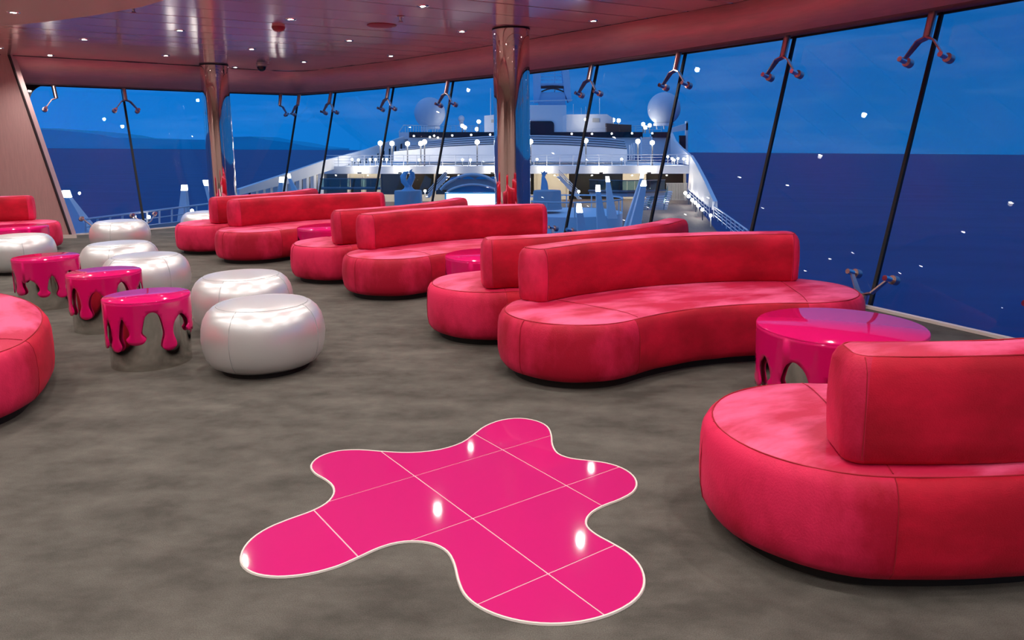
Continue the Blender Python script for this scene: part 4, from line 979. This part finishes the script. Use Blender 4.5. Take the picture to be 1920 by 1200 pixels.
railing('left_deck_railing', 'white railing curving below the far left window', (160, 411), (392, 382), 22, 27, 30, 26, 11, 1, .035)
o_ = MB().prism([S(130, 440, 21), S(400, 408, 26), S(400, 420, 26), S(130, 456, 21)], (0, .4, 0)).build('deck_edge', 'plinth_blue'); tag(o_, 'pale blue deck edge below the far left window railing', 'deck edge')
for i, (x, y) in enumerate([(252, 406), (279, 407), (360, 395)]): globe(x, y, 24, 3.2, y + 12, 'small deck lamp below the far left window, %s of three' % ORD[i], 'deck lamps below the far left window', False, name='deck_lamp')

# curved glass balustrade and glass stair on the right
cg = empty('curved_balustrade', S(1175, 362, 46)); tag(cg, 'curved tinted glass balustrade of a raised platform behind the right pylons', 'balustrade'); qo = Vector(cg.location)
N_ = 10
for i in range(N_):
    t0, t1 = i / N_, (i + 1) / N_
    f = lambda t: (1105 + 142 * t, 337 + 1.5 * math.sin(PI * t)); Yf = lambda t: 48 - 5 * math.sin(PI * t)
    a, b_ = f(t0), f(t1)
    P = [S(a[0] + .4, a[1], Yf(t0)) - qo, S(b_[0] - .4, b_[1], Yf(t1)) - qo, S(b_[0] - .4, b_[1] + 20, Yf(t1)) - qo, S(a[0] + .4, a[1] + 20, Yf(t0)) - qo]
    MB().prism(P, (0, .03, 0)).build('glass_panel', 'tinted_glass', cg)
for dy, w, nm in ((0, .03, 'top_rail'), (21, .10, 'deck_rim')):
    MB().tube([S(1105 + 14.2 * i, 337 + dy + 1.5 * math.sin(PI * i / 10), 48 - 5 * math.sin(PI * i / 10)) - qo for i in range(11)], w, 6).build(nm, 'pole_grey', cg)
MB().prism([S(1105 + 14.2 * i, 359.5 + 1.5 * math.sin(PI * i / 10), 48 - 5 * math.sin(PI * i / 10)) - qo for i in range(11)], (0, 0, -.25)).build('platform', 'plinth_blue', cg)
cg2 = empty('curved_balustrade', S(640, 352, 50)); tag(cg2, 'tinted glass balustrade behind the far sofas, left of the cream doors', 'balustrade'); qo = Vector(cg2.location)
for i in range(6):
    x0, x1 = 600 + i * 19, 619 + i * 19
    MB().prism([S(x0 + .5, 335, 50 - i * .1) - qo, S(x1 - .5, 335, 50 - i * .1) - qo, S(x1 - .5, 352, 50 - i * .1) - qo, S(x0 + .5, 352, 50 - i * .1) - qo], (0, .03, 0)).build('glass_panel', 'tinted_glass', cg2)
MB().tube([S(600, 335, 50) - qo, S(714, 335, 49.4) - qo], .03, 6).build('top_rail', 'pole_grey', cg2)
MB().tube([S(600, 353, 50) - qo, S(714, 353, 49.4) - qo], .10, 6).build('deck_rim', 'pole_grey', cg2)
gs = empty('glass_stair', S(1232, 395, 50)); tag(gs, 'glass-sided curved stair leading down to the right walkway', 'stairs'); qo = Vector(gs.location)
for i in range(9):
    p = S(1226 + i * 1.5, 392 - i * 4, 48 + i * .4) - qo; MB().box(p, (1.6, .5, .08)).build('tread', 'white_rail', gs)
MB().prism([S(1214, 394, 47) - qo, S(1232, 358, 50) - qo, S(1232, 344, 50) - qo, S(1214, 380, 47) - qo], (.03, .03, 0)).build('glass_side', 'tinted_glass', gs)
MB().prism([S(1244, 394, 47) - qo, S(1252, 358, 50) - qo, S(1252, 344, 50) - qo, S(1244, 380, 47) - qo], (.03, .03, 0)).build('glass_side', 'tinted_glass', gs)
wt = empty('round_tank', S(1130, 425, 34)); tag(wt, 'low round blue pool wall between the plinth and the right pylons', 'pool wall'); qo = Vector(wt.location)
MB().lathe([(2.6, -1.2), (2.6, .35), (2.4, .4)], 40, c=(-1.2, 3.5, 0)).build('wall', 'pylon_blue', wt, True)
MB().tube([Vector((-1.2 + 2.6 * math.cos(t * PI / 16), 3.5 + 2.6 * math.sin(t * PI / 16), 1.05)) for t in range(33)], .04, 6, caps=False).build('top_rail', 'white_rail', wt)
for k in range(12): MB().tube([Vector((-1.2 + 2.6 * math.cos(k * PI / 6), 3.5 + 2.6 * math.sin(k * PI / 6), .35)), Vector((-1.2 + 2.6 * math.cos(k * PI / 6), 3.5 + 2.6 * math.sin(k * PI / 6), 1.05))], .035, 5).build('post', 'white_rail', wt)
